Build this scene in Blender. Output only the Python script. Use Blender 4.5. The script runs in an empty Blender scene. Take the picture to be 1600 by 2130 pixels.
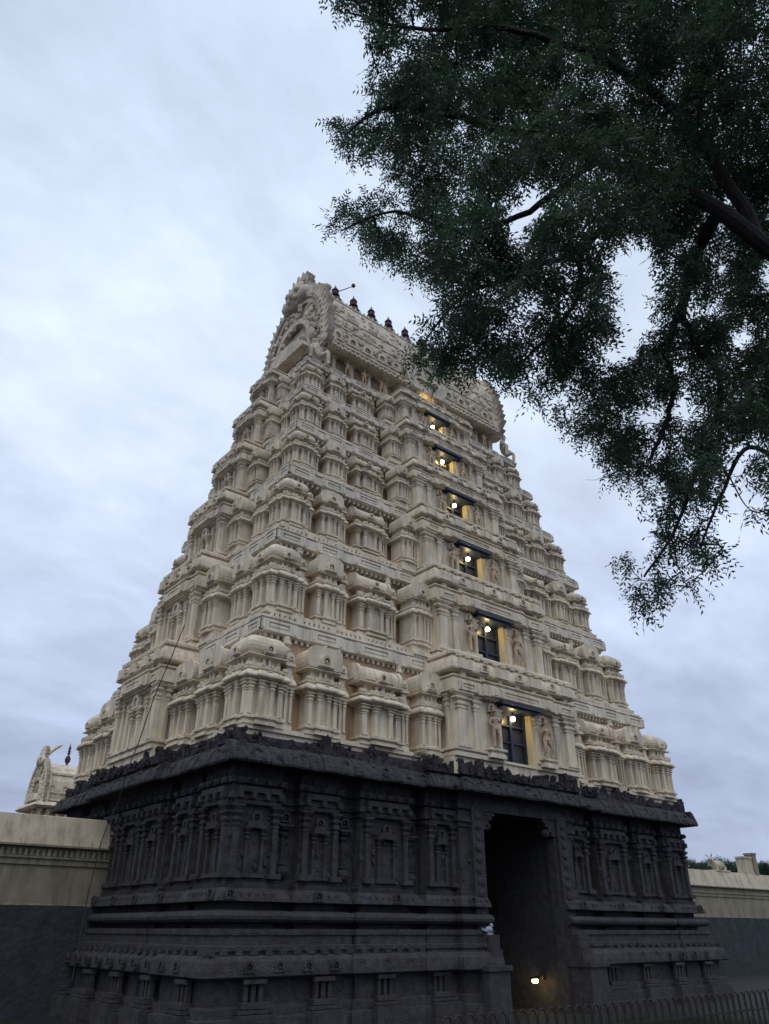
import bpy, math, random
import numpy as np
from mathutils import Matrix, Vector
random.seed(7); rng = np.random.default_rng(11)
R_ = math.radians
SC = bpy.context.scene
COL = SC.collection
Z0 = 2.45                     # eye height; heights below are given relative to the eye and lifted by Z0

# ------------------------------------------------------------------ camera
CF = Vector((0.55355722, 0.67518378, 0.48754616)); CR = Vector((0.77230024, -0.63525121, 0.00286934)); CU = Vector((-0.31165162, -0.37494368, 0.8730925))
CAM = Vector((-22.36798612, -26.83153031, Z0)); FPX = 1553.856
cd = bpy.data.cameras.new('camera'); co = bpy.data.objects.new('camera', cd); COL.objects.link(co)
co.matrix_world = Matrix(((CR.x, CU.x, -CF.x, CAM.x), (CR.y, CU.y, -CF.y, CAM.y), (CR.z, CU.z, -CF.z, CAM.z), (0, 0, 0, 1)))
cd.sensor_fit = 'HORIZONTAL'; cd.sensor_width = 36; cd.lens = FPX / 1600 * 36; cd.clip_start = 0.05; cd.clip_end = 3000
SC.camera = co

def ray(px, py):
    return (CF + CR * ((px - 800) / FPX) - CU * ((py - 1065) / FPX))
def at_depth(px, py, d):       # a point d metres along the view axis
    return CAM + ray(px, py) * d
def on_x(px, py, x):
    r = ray(px, py); return CAM + r * ((x - CAM.x) / r.x)
def on_y(px, py, y):
    r = ray(px, py); return CAM + r * ((y - CAM.y) / r.y)

# ------------------------------------------------------------------ world and sun
W = bpy.data.worlds.new('World'); SC.world = W; W.use_nodes = True
nt = W.node_tree; N = nt.nodes; L = nt.links; N.clear()
def nn(t, **k):
    n = N.new(t)
    for a, b in k.items(): setattr(n, a, b)
    return n
def mathn(op, a, b=None, clamp=False):
    n = nn('ShaderNodeMath', operation=op); n.use_clamp = clamp
    for i, v in enumerate((a, b)):
        if v is None: continue
        if hasattr(v, 'links') or hasattr(v, 'is_linked'): L.new(v, n.inputs[i])
        else: n.inputs[i].default_value = v
    return n.outputs[0]
SUN_EL, SUN_AZ = R_(28), R_(250)
out = nn('ShaderNodeOutputWorld'); bg = nn('ShaderNodeBackground'); L.new(bg.outputs[0], out.inputs[0])
sky = nn('ShaderNodeTexSky'); sky.sky_type = 'NISHITA'; sky.sun_disc = False
sky.sun_elevation = SUN_EL; sky.sun_rotation = SUN_AZ; sky.air_density = 1.4; sky.dust_density = 2.0
skm = nn('ShaderNodeVectorMath', operation='SCALE'); L.new(sky.outputs[0], skm.inputs[0]); skm.inputs['Scale'].default_value = 0.085
tc = nn('ShaderNodeTexCoord'); sx = nn('ShaderNodeSeparateXYZ'); L.new(tc.outputs['Generated'], sx.inputs[0])
zc = mathn('ADD', mathn('MAXIMUM', sx.outputs[2], 0.0), 0.30)
cx = nn('ShaderNodeCombineXYZ'); L.new(mathn('DIVIDE', sx.outputs[0], zc), cx.inputs[0]); L.new(mathn('DIVIDE', sx.outputs[1], zc), cx.inputs[1])
mp = nn('ShaderNodeMapping'); mp.inputs['Rotation'].default_value = (0, 0, R_(35)); mp.inputs['Scale'].default_value = (1.0, 1.45, 1); L.new(cx.outputs[0], mp.inputs[0])
n1 = nn('ShaderNodeTexNoise'); n1.inputs['Scale'].default_value = 2.6; n1.inputs['Detail'].default_value = 7; n1.inputs['Roughness'].default_value = 0.55; n1.inputs['Distortion'].default_value = 0.25
L.new(mp.outputs[0], n1.inputs['Vector'])
n2 = nn('ShaderNodeTexNoise'); n2.inputs['Scale'].default_value = 0.9; n2.inputs['Detail'].default_value = 3; L.new(cx.outputs[0], n2.inputs['Vector'])
# cloud deck colours: paler high up, slate blue towards the horizon
rp = nn('ShaderNodeValToRGB'); L.new(sx.outputs[2], rp.inputs[0])
e = rp.color_ramp.elements; e[0].position = 0.0; e[0].color = (0.40, 0.46, 0.63, 1); e[1].position = 0.95; e[1].color = (0.72, 0.83, 1.02, 1)
for p_, c_ in ((0.14, (0.44, 0.50, 0.70, 1)), (0.34, (0.62, 0.70, 0.90, 1)), (0.60, (0.78, 0.87, 1.03, 1))):
    q = rp.color_ramp.elements.new(p_); q.color = c_
v1 = nn('ShaderNodeMapRange'); L.new(n1.outputs[0], v1.inputs[0]); v1.inputs[1].default_value = 0.3; v1.inputs[2].default_value = 0.72; v1.inputs[3].default_value = 0.80; v1.inputs[4].default_value = 1.17
v2 = nn('ShaderNodeMapRange'); L.new(n2.outputs[0], v2.inputs[0]); v2.inputs[1].default_value = 0.3; v2.inputs[2].default_value = 0.7; v2.inputs[3].default_value = 0.88; v2.inputs[4].default_value = 1.10
cl = nn('ShaderNodeVectorMath', operation='SCALE'); L.new(rp.outputs[0], cl.inputs[0]); n3 = nn('ShaderNodeTexNoise'); n3.inputs['Scale'].default_value = 7.5; n3.inputs['Detail'].default_value = 6; n3.inputs['Roughness'].default_value = 0.6; L.new(mp.outputs[0], n3.inputs['Vector'])
v3 = nn('ShaderNodeMapRange'); L.new(n3.outputs[0], v3.inputs[0]); v3.inputs[1].default_value = 0.35; v3.inputs[2].default_value = 0.68; v3.inputs[3].default_value = 0.955; v3.inputs[4].default_value = 1.045
L.new(mathn('MULTIPLY', mathn('MULTIPLY', v1.outputs[0], v3.outputs[0]), v2.outputs[0]), cl.inputs['Scale'])
mx = nn('ShaderNodeMix', data_type='RGBA'); mx.inputs[0].default_value = 0.88
L.new(skm.outputs[0], mx.inputs[6]); L.new(cl.outputs[0], mx.inputs[7])
tint = nn('ShaderNodeMix', data_type='RGBA', blend_type='MULTIPLY'); tint.inputs[0].default_value = 1; L.new(mx.outputs[2], tint.inputs[6]); tint.inputs[7].default_value = (0.96, 0.98, 0.99, 1); L.new(tint.outputs[2], bg.inputs[0]); bg.inputs[1].default_value = 1.0
sd = bpy.data.lights.new('sun', 'SUN'); sd.energy = 0.75; sd.angle = R_(50); sd.color = (1.0, 0.95, 0.88)
so = bpy.data.objects.new('sun', sd); COL.objects.link(so)
sdir = Vector((-0.50, -0.48, 1.05)).normalized(); so.rotation_euler = sdir.to_track_quat('Z', 'Y').to_euler()
sky.sun_elevation = math.asin(sdir.z); sky.sun_rotation = math.atan2(sdir.x, sdir.y)
SC.view_settings.view_transform = 'Standard'; SC.view_settings.look = 'None'; SC.view_settings.gamma = 1; SC.view_settings.exposure = 0.17
SC.cycles.use_denoising = True; SC.cycles.max_bounces = 5; SC.cycles.diffuse_bounces = 4

# ------------------------------------------------------------------ materials
def mat(name, base, rough=0.85, var=0.15, scale=1.2, bump=0.3, bscale=14, dirt=None, dirt_amt=0.5, streak=False, emit=None, spec=0.3, stains=None, bdist=0.03):
    m = bpy.data.materials.new(name); m.use_nodes = True; t = m.node_tree; n = t.nodes; l = t.links
    b = n['Principled BSDF']; b.inputs['Roughness'].default_value = rough
    b.inputs['Specular IOR Level'].default_value = spec
    g = n.new('ShaderNodeNewGeometry')
    no = n.new('ShaderNodeTexNoise'); no.inputs['Scale'].default_value = scale; no.inputs['Detail'].default_value = 8; no.inputs['Roughness'].default_value = 0.62
    l.new(g.outputs['Position'], no.inputs['Vector'])
    r = n.new('ShaderNodeValToRGB'); l.new(no.outputs[0], r.inputs[0])
    r.color_ramp.elements[0].position = 0.3; r.color_ramp.elements[1].position = 0.7
    r.color_ramp.elements[0].color = (*[c * (1 - var) for c in base], 1); r.color_ramp.elements[1].color = (*[min(1, c * (1 + var)) for c in base], 1)
    col = r.outputs[0]
    if dirt:
        mp = n.new('ShaderNodeMapping'); l.new(g.outputs['Position'], mp.inputs[0])
        mp.inputs['Scale'].default_value = (2.2, 2.2, 0.35) if streak else (1, 1, 1)
        n3 = n.new('ShaderNodeTexNoise'); n3.inputs['Scale'].default_value = 1.1; n3.inputs['Detail'].default_value = 9; n3.inputs['Roughness'].default_value = 0.7; l.new(mp.outputs[0], n3.inputs['Vector'])
        r3 = n.new('ShaderNodeMapRange'); l.new(n3.outputs[0], r3.inputs[0]); r3.inputs[1].default_value = 0.46; r3.inputs[2].default_value = 0.72; r3.inputs[3].default_value = 0; r3.inputs[4].default_value = dirt_amt
        mi = n.new('ShaderNodeMix'); mi.data_type = 'RGBA'; l.new(r3.outputs[0], mi.inputs[0]); l.new(col, mi.inputs[6]); mi.inputs[7].default_value = (*dirt, 1); col = mi.outputs[2]
    if streak:
        mp2 = n.new('ShaderNodeMapping'); l.new(g.outputs['Position'], mp2.inputs[0]); mp2.inputs['Scale'].default_value = (7, 7, .5)
        n5 = n.new('ShaderNodeTexNoise'); n5.inputs['Scale'].default_value = 1.0; n5.inputs['Detail'].default_value = 6; n5.inputs['Roughness'].default_value = .65; l.new(mp2.outputs[0], n5.inputs['Vector'])
        n6 = n.new('ShaderNodeTexNoise'); n6.inputs['Scale'].default_value = .5; n6.inputs['Detail'].default_value = 4; l.new(g.outputs['Position'], n6.inputs['Vector'])
        r5 = n.new('ShaderNodeMapRange'); l.new(n5.outputs[0], r5.inputs[0]); r5.inputs[1].default_value = .54; r5.inputs[2].default_value = .70
        r6 = n.new('ShaderNodeMapRange'); l.new(n6.outputs[0], r6.inputs[0]); r6.inputs[1].default_value = .42; r6.inputs[2].default_value = .62; r6.inputs[4].default_value = .75
        m5 = n.new('ShaderNodeMath'); m5.operation = 'MULTIPLY'; l.new(r5.outputs[0], m5.inputs[0]); l.new(r6.outputs[0], m5.inputs[1])
        mi = n.new('ShaderNodeMix'); mi.data_type = 'RGBA'; l.new(m5.outputs[0], mi.inputs[0]); l.new(col, mi.inputs[6]); mi.inputs[7].default_value = (base[0] * .30, base[1] * .31, base[2] * .34, 1); col = mi.outputs[2]
    if stains:      # soot and algae settled on the higher, older paint: (z from, z to, colour, amount)
        z0, z1, sc_, am = stains
        s = n.new('ShaderNodeSeparateXYZ'); l.new(g.outputs['Position'], s.inputs[0])
        mr = n.new('ShaderNodeMapRange'); l.new(s.outputs[2], mr.inputs[0]); mr.inputs[1].default_value = z0; mr.inputs[2].default_value = z1; mr.inputs[3].default_value = 0.1; mr.inputs[4].default_value = am
        n4 = n.new('ShaderNodeTexNoise'); n4.inputs['Scale'].default_value = 2.3; n4.inputs['Detail'].default_value = 8; n4.inputs['Roughness'].default_value = 0.7; l.new(g.outputs['Position'], n4.inputs['Vector'])
        m4 = n.new('ShaderNodeMapRange'); l.new(n4.outputs[0], m4.inputs[0]); m4.inputs[1].default_value = 0.36; m4.inputs[2].default_value = 0.66
        mm = n.new('ShaderNodeMath'); mm.operation = 'MULTIPLY'; l.new(mr.outputs[0], mm.inputs[0]); l.new(m4.outputs[0], mm.inputs[1])
        mi = n.new('ShaderNodeMix'); mi.data_type = 'RGBA'; l.new(mm.outputs[0], mi.inputs[0]); l.new(col, mi.inputs[6]); mi.inputs[7].default_value = (*sc_, 1); col = mi.outputs[2]
    l.new(col, b.inputs['Base Color'])
    if bump:
        nb = n.new('ShaderNodeTexNoise'); nb.inputs['Scale'].default_value = bscale; nb.inputs['Detail'].default_value = 6; nb.inputs['Roughness'].default_value = 0.6; l.new(g.outputs['Position'], nb.inputs['Vector'])
        bu = n.new('ShaderNodeBump'); bu.inputs['Strength'].default_value = bump; bu.inputs['Distance'].default_value = bdist; l.new(nb.outputs[0], bu.inputs['Height']); l.new(bu.outputs[0], b.inputs['Normal'])
    if emit:
        b.inputs['Emission Color'].default_value = (*emit[0], 1); b.inputs['Emission Strength'].default_value = emit[1]
    return m
M = {}
M['cream'] = mat('cream_limewash', (0.68, 0.59, 0.445), var=0.12, dirt=(0.24, 0.20, 0.16), dirt_amt=0.8, streak=True, bump=0.35, bscale=9, stains=(9, 28, (0.31, 0.28, 0.26), 0.75), bdist=0.04)
M['tan'] = mat('recess_tan', (0.42, 0.29, 0.17), var=0.16, dirt=(0.15, 0.11, 0.08), dirt_amt=0.6, streak=True, bump=0.3, stains=(9, 28, (0.15, 0.13, 0.12), 0.85))  # warmer, darker tan for recessed walls and gable panels
M['fascia'] = mat('pale_fascia_limewash', (0.67, 0.61, 0.50), var=0.10, dirt=(0.27, 0.25, 0.22), dirt_amt=0.6, streak=True, bump=0.3, bscale=9, stains=(11, 28, (0.34, 0.315, 0.30), 0.65))
M['fig'] = mat('weathered_stucco', (0.42, 0.33, 0.23), var=0.18, dirt=(0.15, 0.10, 0.08), dirt_amt=0.6, bump=0.4, bscale=20)
M['stone'] = mat('dark_granite', (0.064, 0.064, 0.070), var=0.4, scale=4.5, dirt=(0.046, 0.034, 0.026), dirt_amt=0.75, bump=0.9, bscale=24, rough=0.9, spec=0.2, bdist=0.10)
M['moss'] = mat('sooty_granite', (0.045, 0.042, 0.046), var=0.6, scale=5, bump=1.0, bscale=18, rough=0.95, spec=0.1, bdist=0.08)
M['blue'] = mat('blue_paint', (0.030, 0.042, 0.075), var=0.15, bump=0.1, rough=0.45)
M['reveal'] = mat('yellow_limewash_and_glow', (0.66, 0.58, 0.36), var=0.06, bump=0.15)  # cream-yellow reveals; also lamplight painted onto the upper panes
M['dark'] = mat('dusty_dark_glass', (0.035, 0.035, 0.045), var=0.3, bump=0.0, rough=0.35)
M['copper'] = mat('maroon_painted_metal', (0.050, 0.020, 0.030), var=0.3, rough=0.45, bump=0.1)
M['wallc'] = mat('wall_limewash', (0.50, 0.43, 0.32), var=0.12, dirt=(0.20, 0.17, 0.13), dirt_amt=0.85, streak=True, bump=0.3)
M['wallo'] = mat('wall_ochre', (0.24, 0.21, 0.15), var=0.16, dirt=(0.10, 0.09, 0.068), dirt_amt=0.85, streak=True, bump=0.3)
M['walld'] = mat('rubble_granite', (0.034, 0.040, 0.044), var=0.4, scale=1.6, dirt=(0.018, 0.022, 0.023), dirt_amt=0.7, bump=0.8, bscale=5, bdist=0.08)
M['leaf'] = mat('neem_leaf', (0.052, 0.080, 0.056), var=0.6, scale=1.4, bump=0, rough=0.55, spec=0.3)
M['far'] = mat('far_foliage', (0.022, 0.042, 0.024), var=0.4, scale=1.0, bump=0, rough=0.7)
M['bark'] = mat('bark', (0.022, 0.019, 0.018), var=0.35, scale=8, bump=0.9, bscale=30)
M['iron'] = mat('rusty_iron', (0.030, 0.024, 0.022), var=0.35, scale=9, bump=0.3, bscale=60, rough=0.7)
M['cable'] = mat('black_cable', (0.03, 0.03, 0.03), bump=0, rough=0.6)
M['paving'] = mat('stone_paving', (0.013, 0.013, 0.012), var=0.3, scale=0.8, bump=0.4, bscale=6)
M['grass'] = mat('grass_blades', (0.022, 0.038, 0.014), var=0.4, scale=2, bump=0)
for k_ in ('leaf', 'far'):
    t_ = M[k_].node_tree; b_ = t_.nodes['Principled BSDF']; o_ = [n for n in t_.nodes if n.type == 'OUTPUT_MATERIAL'][0]
    tr = t_.nodes.new('ShaderNodeBsdfTranslucent'); tr.inputs[0].default_value = (0.07, 0.12, 0.06, 1); ms = t_.nodes.new('ShaderNodeMixShader'); ms.inputs[0].default_value = 0.35
    t_.links.new(b_.outputs[0], ms.inputs[1]); t_.links.new(tr.outputs[0], ms.inputs[2]); t_.links.new(ms.outputs[0], o_.inputs[0])
M['bulb'] = mat('lit_bulb', (1, 0.9, 0.7), bump=0, emit=((1.0, 0.74, 0.33), 42))
M['lampg'] = mat('lit_lamp_glass', (1, 0.85, 0.5), bump=0, emit=((1.0, 0.66, 0.22), 34))
M['pale'] = mat('pale_plaster', (0.30, 0.32, 0.36), bump=0.3)

# ------------------------------------------------------------------ mesh collector
class MB:
    def __init__(s): s.v = []; s.f = []; s.m = []; s.M = Matrix.Identity(4); s.mi = 0; s.sm = []; s.smooth = False
    def add(s, vs, fs):
        o = len(s.v); Mx = s.M
        s.v += [tuple(Mx @ Vector(p)) for p in vs]; s.f += [tuple(o + i for i in f) for f in fs]; s.m += [s.mi] * len(fs); s.sm += [s.smooth] * len(fs)
    def box(s, x0, x1, y0, y1, z0, z1):
        s.add([(x0, y0, z0), (x1, y0, z0), (x1, y1, z0), (x0, y1, z0), (x0, y0, z1), (x1, y0, z1), (x1, y1, z1), (x0, y1, z1)],
              [(3, 2, 1, 0), (4, 5, 6, 7), (0, 1, 5, 4), (1, 2, 6, 5), (2, 3, 7, 6), (3, 0, 4, 7)])
    def rings(s, rs, caps=True, closed=True):      # loft of equal-length rings
        n = len(rs[0]); vs = [p for r in rs for p in r]; fs = []
        for k in range(len(rs) - 1):
            for i in range(n if closed else n - 1):
                j = (i + 1) % n; fs.append((k * n + i, k * n + j, (k + 1) * n + j, (k + 1) * n + i))
        if caps: fs.append(tuple(range(n - 1, -1, -1))); fs.append(tuple((len(rs) - 1) * n + i for i in range(n)))
        s.add(vs, fs)
    def rect(s, cx, cy, prof):                    # prof: (hx, hy, z)
        s.rings([[(cx - a, cy - b, z), (cx + a, cy - b, z), (cx + a, cy + b, z), (cx - a, cy + b, z)] for a, b, z in prof])
    def lathe(s, cx, cy, prof, n=10, ph=0.0):
        s.rings([[(cx + r * math.cos(ph + 2 * math.pi * i / n), cy + r * math.sin(ph + 2 * math.pi * i / n), z) for i in range(n)] for r, z in prof])
    def ext(s, poly, axis, a, b):                 # extrude a polygon of (u, z) along y (axis 1) or x (axis 0)
        if axis == 1: A = [(u, a, z) for u, z in poly]; B = [(u, b, z) for u, z in poly]
        else: A = [(a, u, z) for u, z in poly]; B = [(b, u, z) for u, z in poly]
        n = len(poly); s.add(A + B, [tuple(range(n)), tuple(range(2 * n - 1, n - 1, -1))] + [(i, i + n, (i + 1) % n + n, (i + 1) % n) for i in range(n)])
    def ball(s, c, r, n=8, m=5, jit=0.0):
        rs = []
        for k in range(m + 1):
            t = -math.pi / 2 + math.pi * k / m; q = max(0.02, math.cos(t))
            rs.append([(c[0] + r[0] * q * math.cos(2 * math.pi * i / n) * (1 + random.uniform(-jit, jit)), c[1] + r[1] * q * math.sin(2 * math.pi * i / n) * (1 + random.uniform(-jit, jit)), c[2] + r[2] * math.sin(t)) for i in range(n)])
        s.rings(rs)
    def kudu(s, x, y, z, r, d=0.06):              # horseshoe arch relief facing -y
        K = 8; o = []; i_ = []
        for k in range(K + 1):
            t = R_(-35 + 250 * k / K); o.append((x + r * math.cos(t), z + r * math.sin(t))); i_.append((x + .55 * r * math.cos(t), z + .55 * r * math.sin(t)))
        s.ext(o + i_[::-1], 1, y - d, y + .04)
        s.box(x - r * 1.15, x + r * 1.15, y - d, y + .04, z - r * .78, z - r * .5)
        s.ball((x, y, z), (r * .3, d * .9, r * .35), 6, 4)
    def tube(s, pts, rad, n=6):
        pts = [Vector(p) for p in pts]; rs = []
        for i, p in enumerate(pts):
            d = (pts[min(i + 1, len(pts) - 1)] - pts[max(i - 1, 0)]).normalized()
            a = d.cross(Vector((0.13, 0.21, 1)))
            if a.length < .1: a = d.cross(Vector((1, 0, 0)))
            a.normalize(); b = d.cross(a); r = rad[i] if hasattr(rad, '__len__') else rad
            rs.append([tuple(p + (a * math.cos(2 * math.pi * k / n) + b * math.sin(2 * math.pi * k / n)) * r) for k in range(n)])
        s.rings(rs)
    def mesh(s, name, mats):
        me = bpy.data.meshes.new(name); me.from_pydata(s.v, [], s.f)
        for m in (mats if isinstance(mats, (list, tuple)) else [mats]): me.materials.append(m)
        me.polygons.foreach_set('material_index', s.m); me.polygons.foreach_set('use_smooth', s.sm); me.update(); return me
def obj(name, me, parent=None, loc=None, rz=0.0, sc=None):
    o = bpy.data.objects.new(name, me); COL.objects.link(o)
    if parent: o.parent = parent
    if loc is not None: o.location = loc
    o.rotation_euler = (0, 0, rz)
    if sc is not None: o.scale = sc if hasattr(sc, '__len__') else (sc,) * 3
    return o
def thing(name, label, cat, loc=(0, 0, 0), group=None):
    o = bpy.data.objects.new(name, None); COL.objects.link(o); o.location = loc; o.empty_display_size = .3
    o['label'] = label; o['category'] = cat
    if group: o['group'] = group
    return o
def tag(o, label, cat, group=None):
    o['label'] = label; o['category'] = cat
    if group: o['group'] = group
    return o
def offs(poly, o):                                # offset a rectilinear CCW polygon of (x, y, flag of the edge leaving the vertex)
    n = len(poly); res = []
    nr = []
    for i in range(n):
        x0, y0, f = poly[i]; x1, y1, _ = poly[(i + 1) % n]; l = math.hypot(x1 - x0, y1 - y0); nr.append(((y1 - y0) / l * f, -(x1 - x0) / l * f))
    for i in range(n):
        a = nr[i - 1]; b = nr[i]; res.append((poly[i][0] + (a[0] + b[0]) * o, poly[i][1] + (a[1] + b[1]) * o))
    return res
def loft_plan(mb, poly, prof):
    mb.rings([[(x, y, z) for x, y in offs(poly, o)] for o, z in prof])

# ------------------------------------------------------------------ stucco aediculae
def pilaster(mb, x, y, w, z0, z1, d=None):
    """square pilaster whose front stands d in front of y, facing -y"""
    d = d or w * .6; h = z1 - z0
    def st(k, a, b): mb.box(x - w / 2 * k, x + w / 2 * k, y - d * (.5 + .5 * k), y + .02, z0 + h * a, z0 + h * b)
    st(1.35, 0, .04); st(1.0, .04, .70); st(1.25, .70, .725); st(.85, .725, .745)
    mb.rings([[(x - w / 2 * k, y - d * (.5 + .5 * k), z0 + h * t), (x + w / 2 * k, y - d * (.5 + .5 * k), z0 + h * t), (x + w / 2 * k, y + .02, z0 + h * t), (x - w / 2 * k, y + .02, z0 + h * t)] for k, t in ((.9, .745), (1.35, .77), (1.4, .80), (.95, .83), (1.0, .835), (1.9, .875), (1.9, .90))])
    mb.rings([[(x - w / 2 * k, y - d * (.5 + .5 * k), z0 + h * t), (x + w / 2 * k, y - d * (.5 + .5 * k), z0 + h * t), (x + w / 2 * k, y + .02, z0 + h * t), (x - w / 2 * k, y + .02, z0 + h * t)] for k, t in ((1.0, .90), (1.1, .92), (2.2, .975), (2.2, 1.0))])

BODY = [(1.0, 0), (1.0, .03), (.94, .034), (.94, .055), (1.04, .06), (1.04, .085), (.9, .10), (.80, .10), (.80, .435), (.92, .44), (.92, .45), (1.02, .452), (1.15, .468), (1.16, .484), (1.10, .512), (.97, .535), (.92, .54), (.92, .553), (.99, .556), (.99, .58), (.84, .583), (.84, .598), (.72, .60), (.72, .685), (.80, .69), (1.02, .70), (1.02, .712), (.86, .722)]
def dome_rings(hw, hd, cy, h, zs):
    return [[(sx * hw * k - 0, cy + sy * (hd - hw + hw * k), h * z) for sx, sy in ((-1, -1), (1, -1), (1, 1), (-1, 1))] for k, z in zs]
HS = [(-.40, 0), (-.47, .12), (-.50, .3), (-.49, .5), (-.44, .68), (-.34, .84), (-.18, .95), (0, 1.0), (.18, .95), (.34, .84), (.44, .68), (.49, .5), (.50, .3), (.47, .12), (.40, 0)]
HQ = [(-.44, 0), (-.48, .10), (-.50, .3), (-.50, .55), (-.475, .76), (-.40, .91), (-.28, .985), (0, 1.0), (.28, .985), (.40, .91), (.475, .76), (.50, .55), (.50, .3), (.48, .10), (.44, 0)]
def ring_sq(hw, cy, z, r=.28):                    # rounded square ring
    pts = []; q = hw * r; c = hw - q
    for sx, sy, a0 in ((1, -1, -90), (1, 1, 0), (-1, 1, 90), (-1, -1, 180)):
        for k in range(4):
            a = R_(a0 + 90 * k / 3); pts.append((sx * c + q * math.cos(a), cy + sy * c + q * math.sin(a), z))
    return pts
def aedicule(kind, w, h, d):
    mb = MB(); hw = w / 2; cy = d / 2
    mb.rect(0, cy, [(hw * v, d / 2 + (v - 1) * hw, h * z) for v, z in BODY])
    faces = [Matrix.Identity(4)]
    if kind == 'kuta': faces = [Matrix.Translation((0, cy, 0)) @ Matrix.Rotation(a, 4, 'Z') @ Matrix.Translation((0, -cy, 0)) for a in (0, math.pi / 2, math.pi, -math.pi / 2)]
    p = hw * .16                                  # central projection
    for F in faces:
        mb.M = F
        cwd = hw * (.44 if kind != 'sala' else .50)
        mb.rings([[(-(cwd + (v - .9) * hw * .8), -p + (1 - v) * hw, h * z), (cwd + (v - .9) * hw * .8, -p + (1 - v) * hw, h * z), (cwd + (v - .9) * hw * .8, cy, h * z), (-(cwd + (v - .9) * hw * .8), cy, h * z)] for v, z in BODY[:22]])
        y0 = hw * .20
        n_ = (.73, .27) if kind != 'sala' else (.76, .34)
        for s_ in (-1, 1):
            pilaster(mb, s_ * hw * n_[0], y0, w * .10, h * .10, h * .437, w * .085)
            pilaster(mb, s_ * hw * n_[1], y0 - p, w * .085, h * .10, h * .437, w * .06)
        # little relief in the middle, dentils under the cornice, neck posts and railing
        nd = int(w / .11)
        for i in range(nd):
            x = -hw * .85 + 1.7 * hw * i / (nd - 1); yy = -hw * .0 - (p if abs(x) < cwd else 0)
            mb.box(x - .02, x + .02, yy + hw * .05, yy + hw * .16, h * .425, h * .447)
            if i % 3 < 2: mb.box(x - .035, x + .03, yy - hw * .015, yy + hw * .12, h * .578, h * .606)
            if i % 4 == 1: mb.box(x - .03, x + .03, yy - hw * .10, yy + hw * .05, h * .495, h * .525)
        for s_ in (-1, 1):
            mb.box(s_ * hw * .62 - w * .04, s_ * hw * .62 + w * .04, hw * .2, hw * .34, h * .60, h * .69)
            mb.box(s_ * hw * .15 - w * .03, s_ * hw * .15 + w * .03, hw * .13, hw * .34, h * .58, h * .69)
            for q in (.9, .45): mb.box(s_ * hw * q - w * .05, s_ * hw * q + w * .05, -hw * .02, hw * .12, h * .58, h * .612)
            mb.kudu(s_ * hw * .78, -hw * .04, h * .50, w * .05, .04)
        mb.kudu(0, -p - hw * .03, h * .505, w * .075, .05)
        mb.M = Matrix.Identity(4)
    if kind == 'kuta':
        mb.smooth = False
        mb.rings([ring_sq(hw * k, cy, h * (.722 + (z - .722) * 1.22), .22 if z < .85 else .35) for k, z in ((.80, .722), (.90, .735), (.985, .755), (1.02, .785), (1.01, .82), (.95, .855), (.80, .885), (.55, .905), (.30, .915), (.26, .925), (.15, .93))])
        for F in faces:
            mb.M = F; mb.kudu(0, -hw * .04, h * .772, w * .11, .10); mb.box(-w * .10, w * .10, -hw * .10, hw * .1, h * .722, h * .74)
            mb.M = Matrix.Identity(4)
    elif kind == 'pan':
        P = [(u * w * .98, h * (.722 + .235 * z)) for u, z in HQ]
        mb.ext(P, 1, hw * .06, d * .96)
        P2 = [(u * w * 1.03, h * (.720 + .252 * z)) for u, z in HQ]; mb.ext(P2, 1, -hw * .04, hw * .12)
        mb.kudu(0, -hw * .05, h * .80, w * .17, .09); mb.box(-w * .24, w * .24, -hw * .16, hw * .05, h * .735, h * .755); mb.box(-w * .16, w * .16, -hw * .14, hw * .05, h * .755, h * .768)
        mb.ball((0, hw * .04, h * .975), (w * .06, w * .05, h * .02), 6, 4)
    else:
        dd = d - hw * .25
        P = [(cy + u * dd, h * (.722 + .215 * z)) for u, z in HS]
        mb.ext(P, 0, -hw * .86, hw * .86)
        for s_ in (-1, 1):
            P2 = [(cy + u * dd * 1.12, h * (.720 + .232 * z)) for u, z in HS]; mb.ext(P2, 0, s_ * hw * .96 - w * .035, s_ * hw * .96 + w * .035)
            mb.ext([(cy + u * dd * .55, h * (.75 + .10 * z)) for u, z in HS], 0, s_ * hw * 1.0 - w * .03, s_ * hw * 1.0 + w * .03)
        mb.kudu(0, hw * .06, h * .775, w * .085, .16); mb.box(-w * .11, w * .11, -hw * .06, hw * .2, h * .722, h * .745)
        for s_ in (-1, 1): mb.box(s_ * hw * .45 - w * .10, s_ * hw * .45 + w * .10, hw * .08, hw * .24, h * .75, h * .765)
        for k in (-1, 0, 1): mb.lathe(k * hw * .5, cy, [(w * .03, h * .90), (w * .045, h * .915), (w * .015, h * .93), (w * .01, h * .945)], 6)
    return mb

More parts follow.
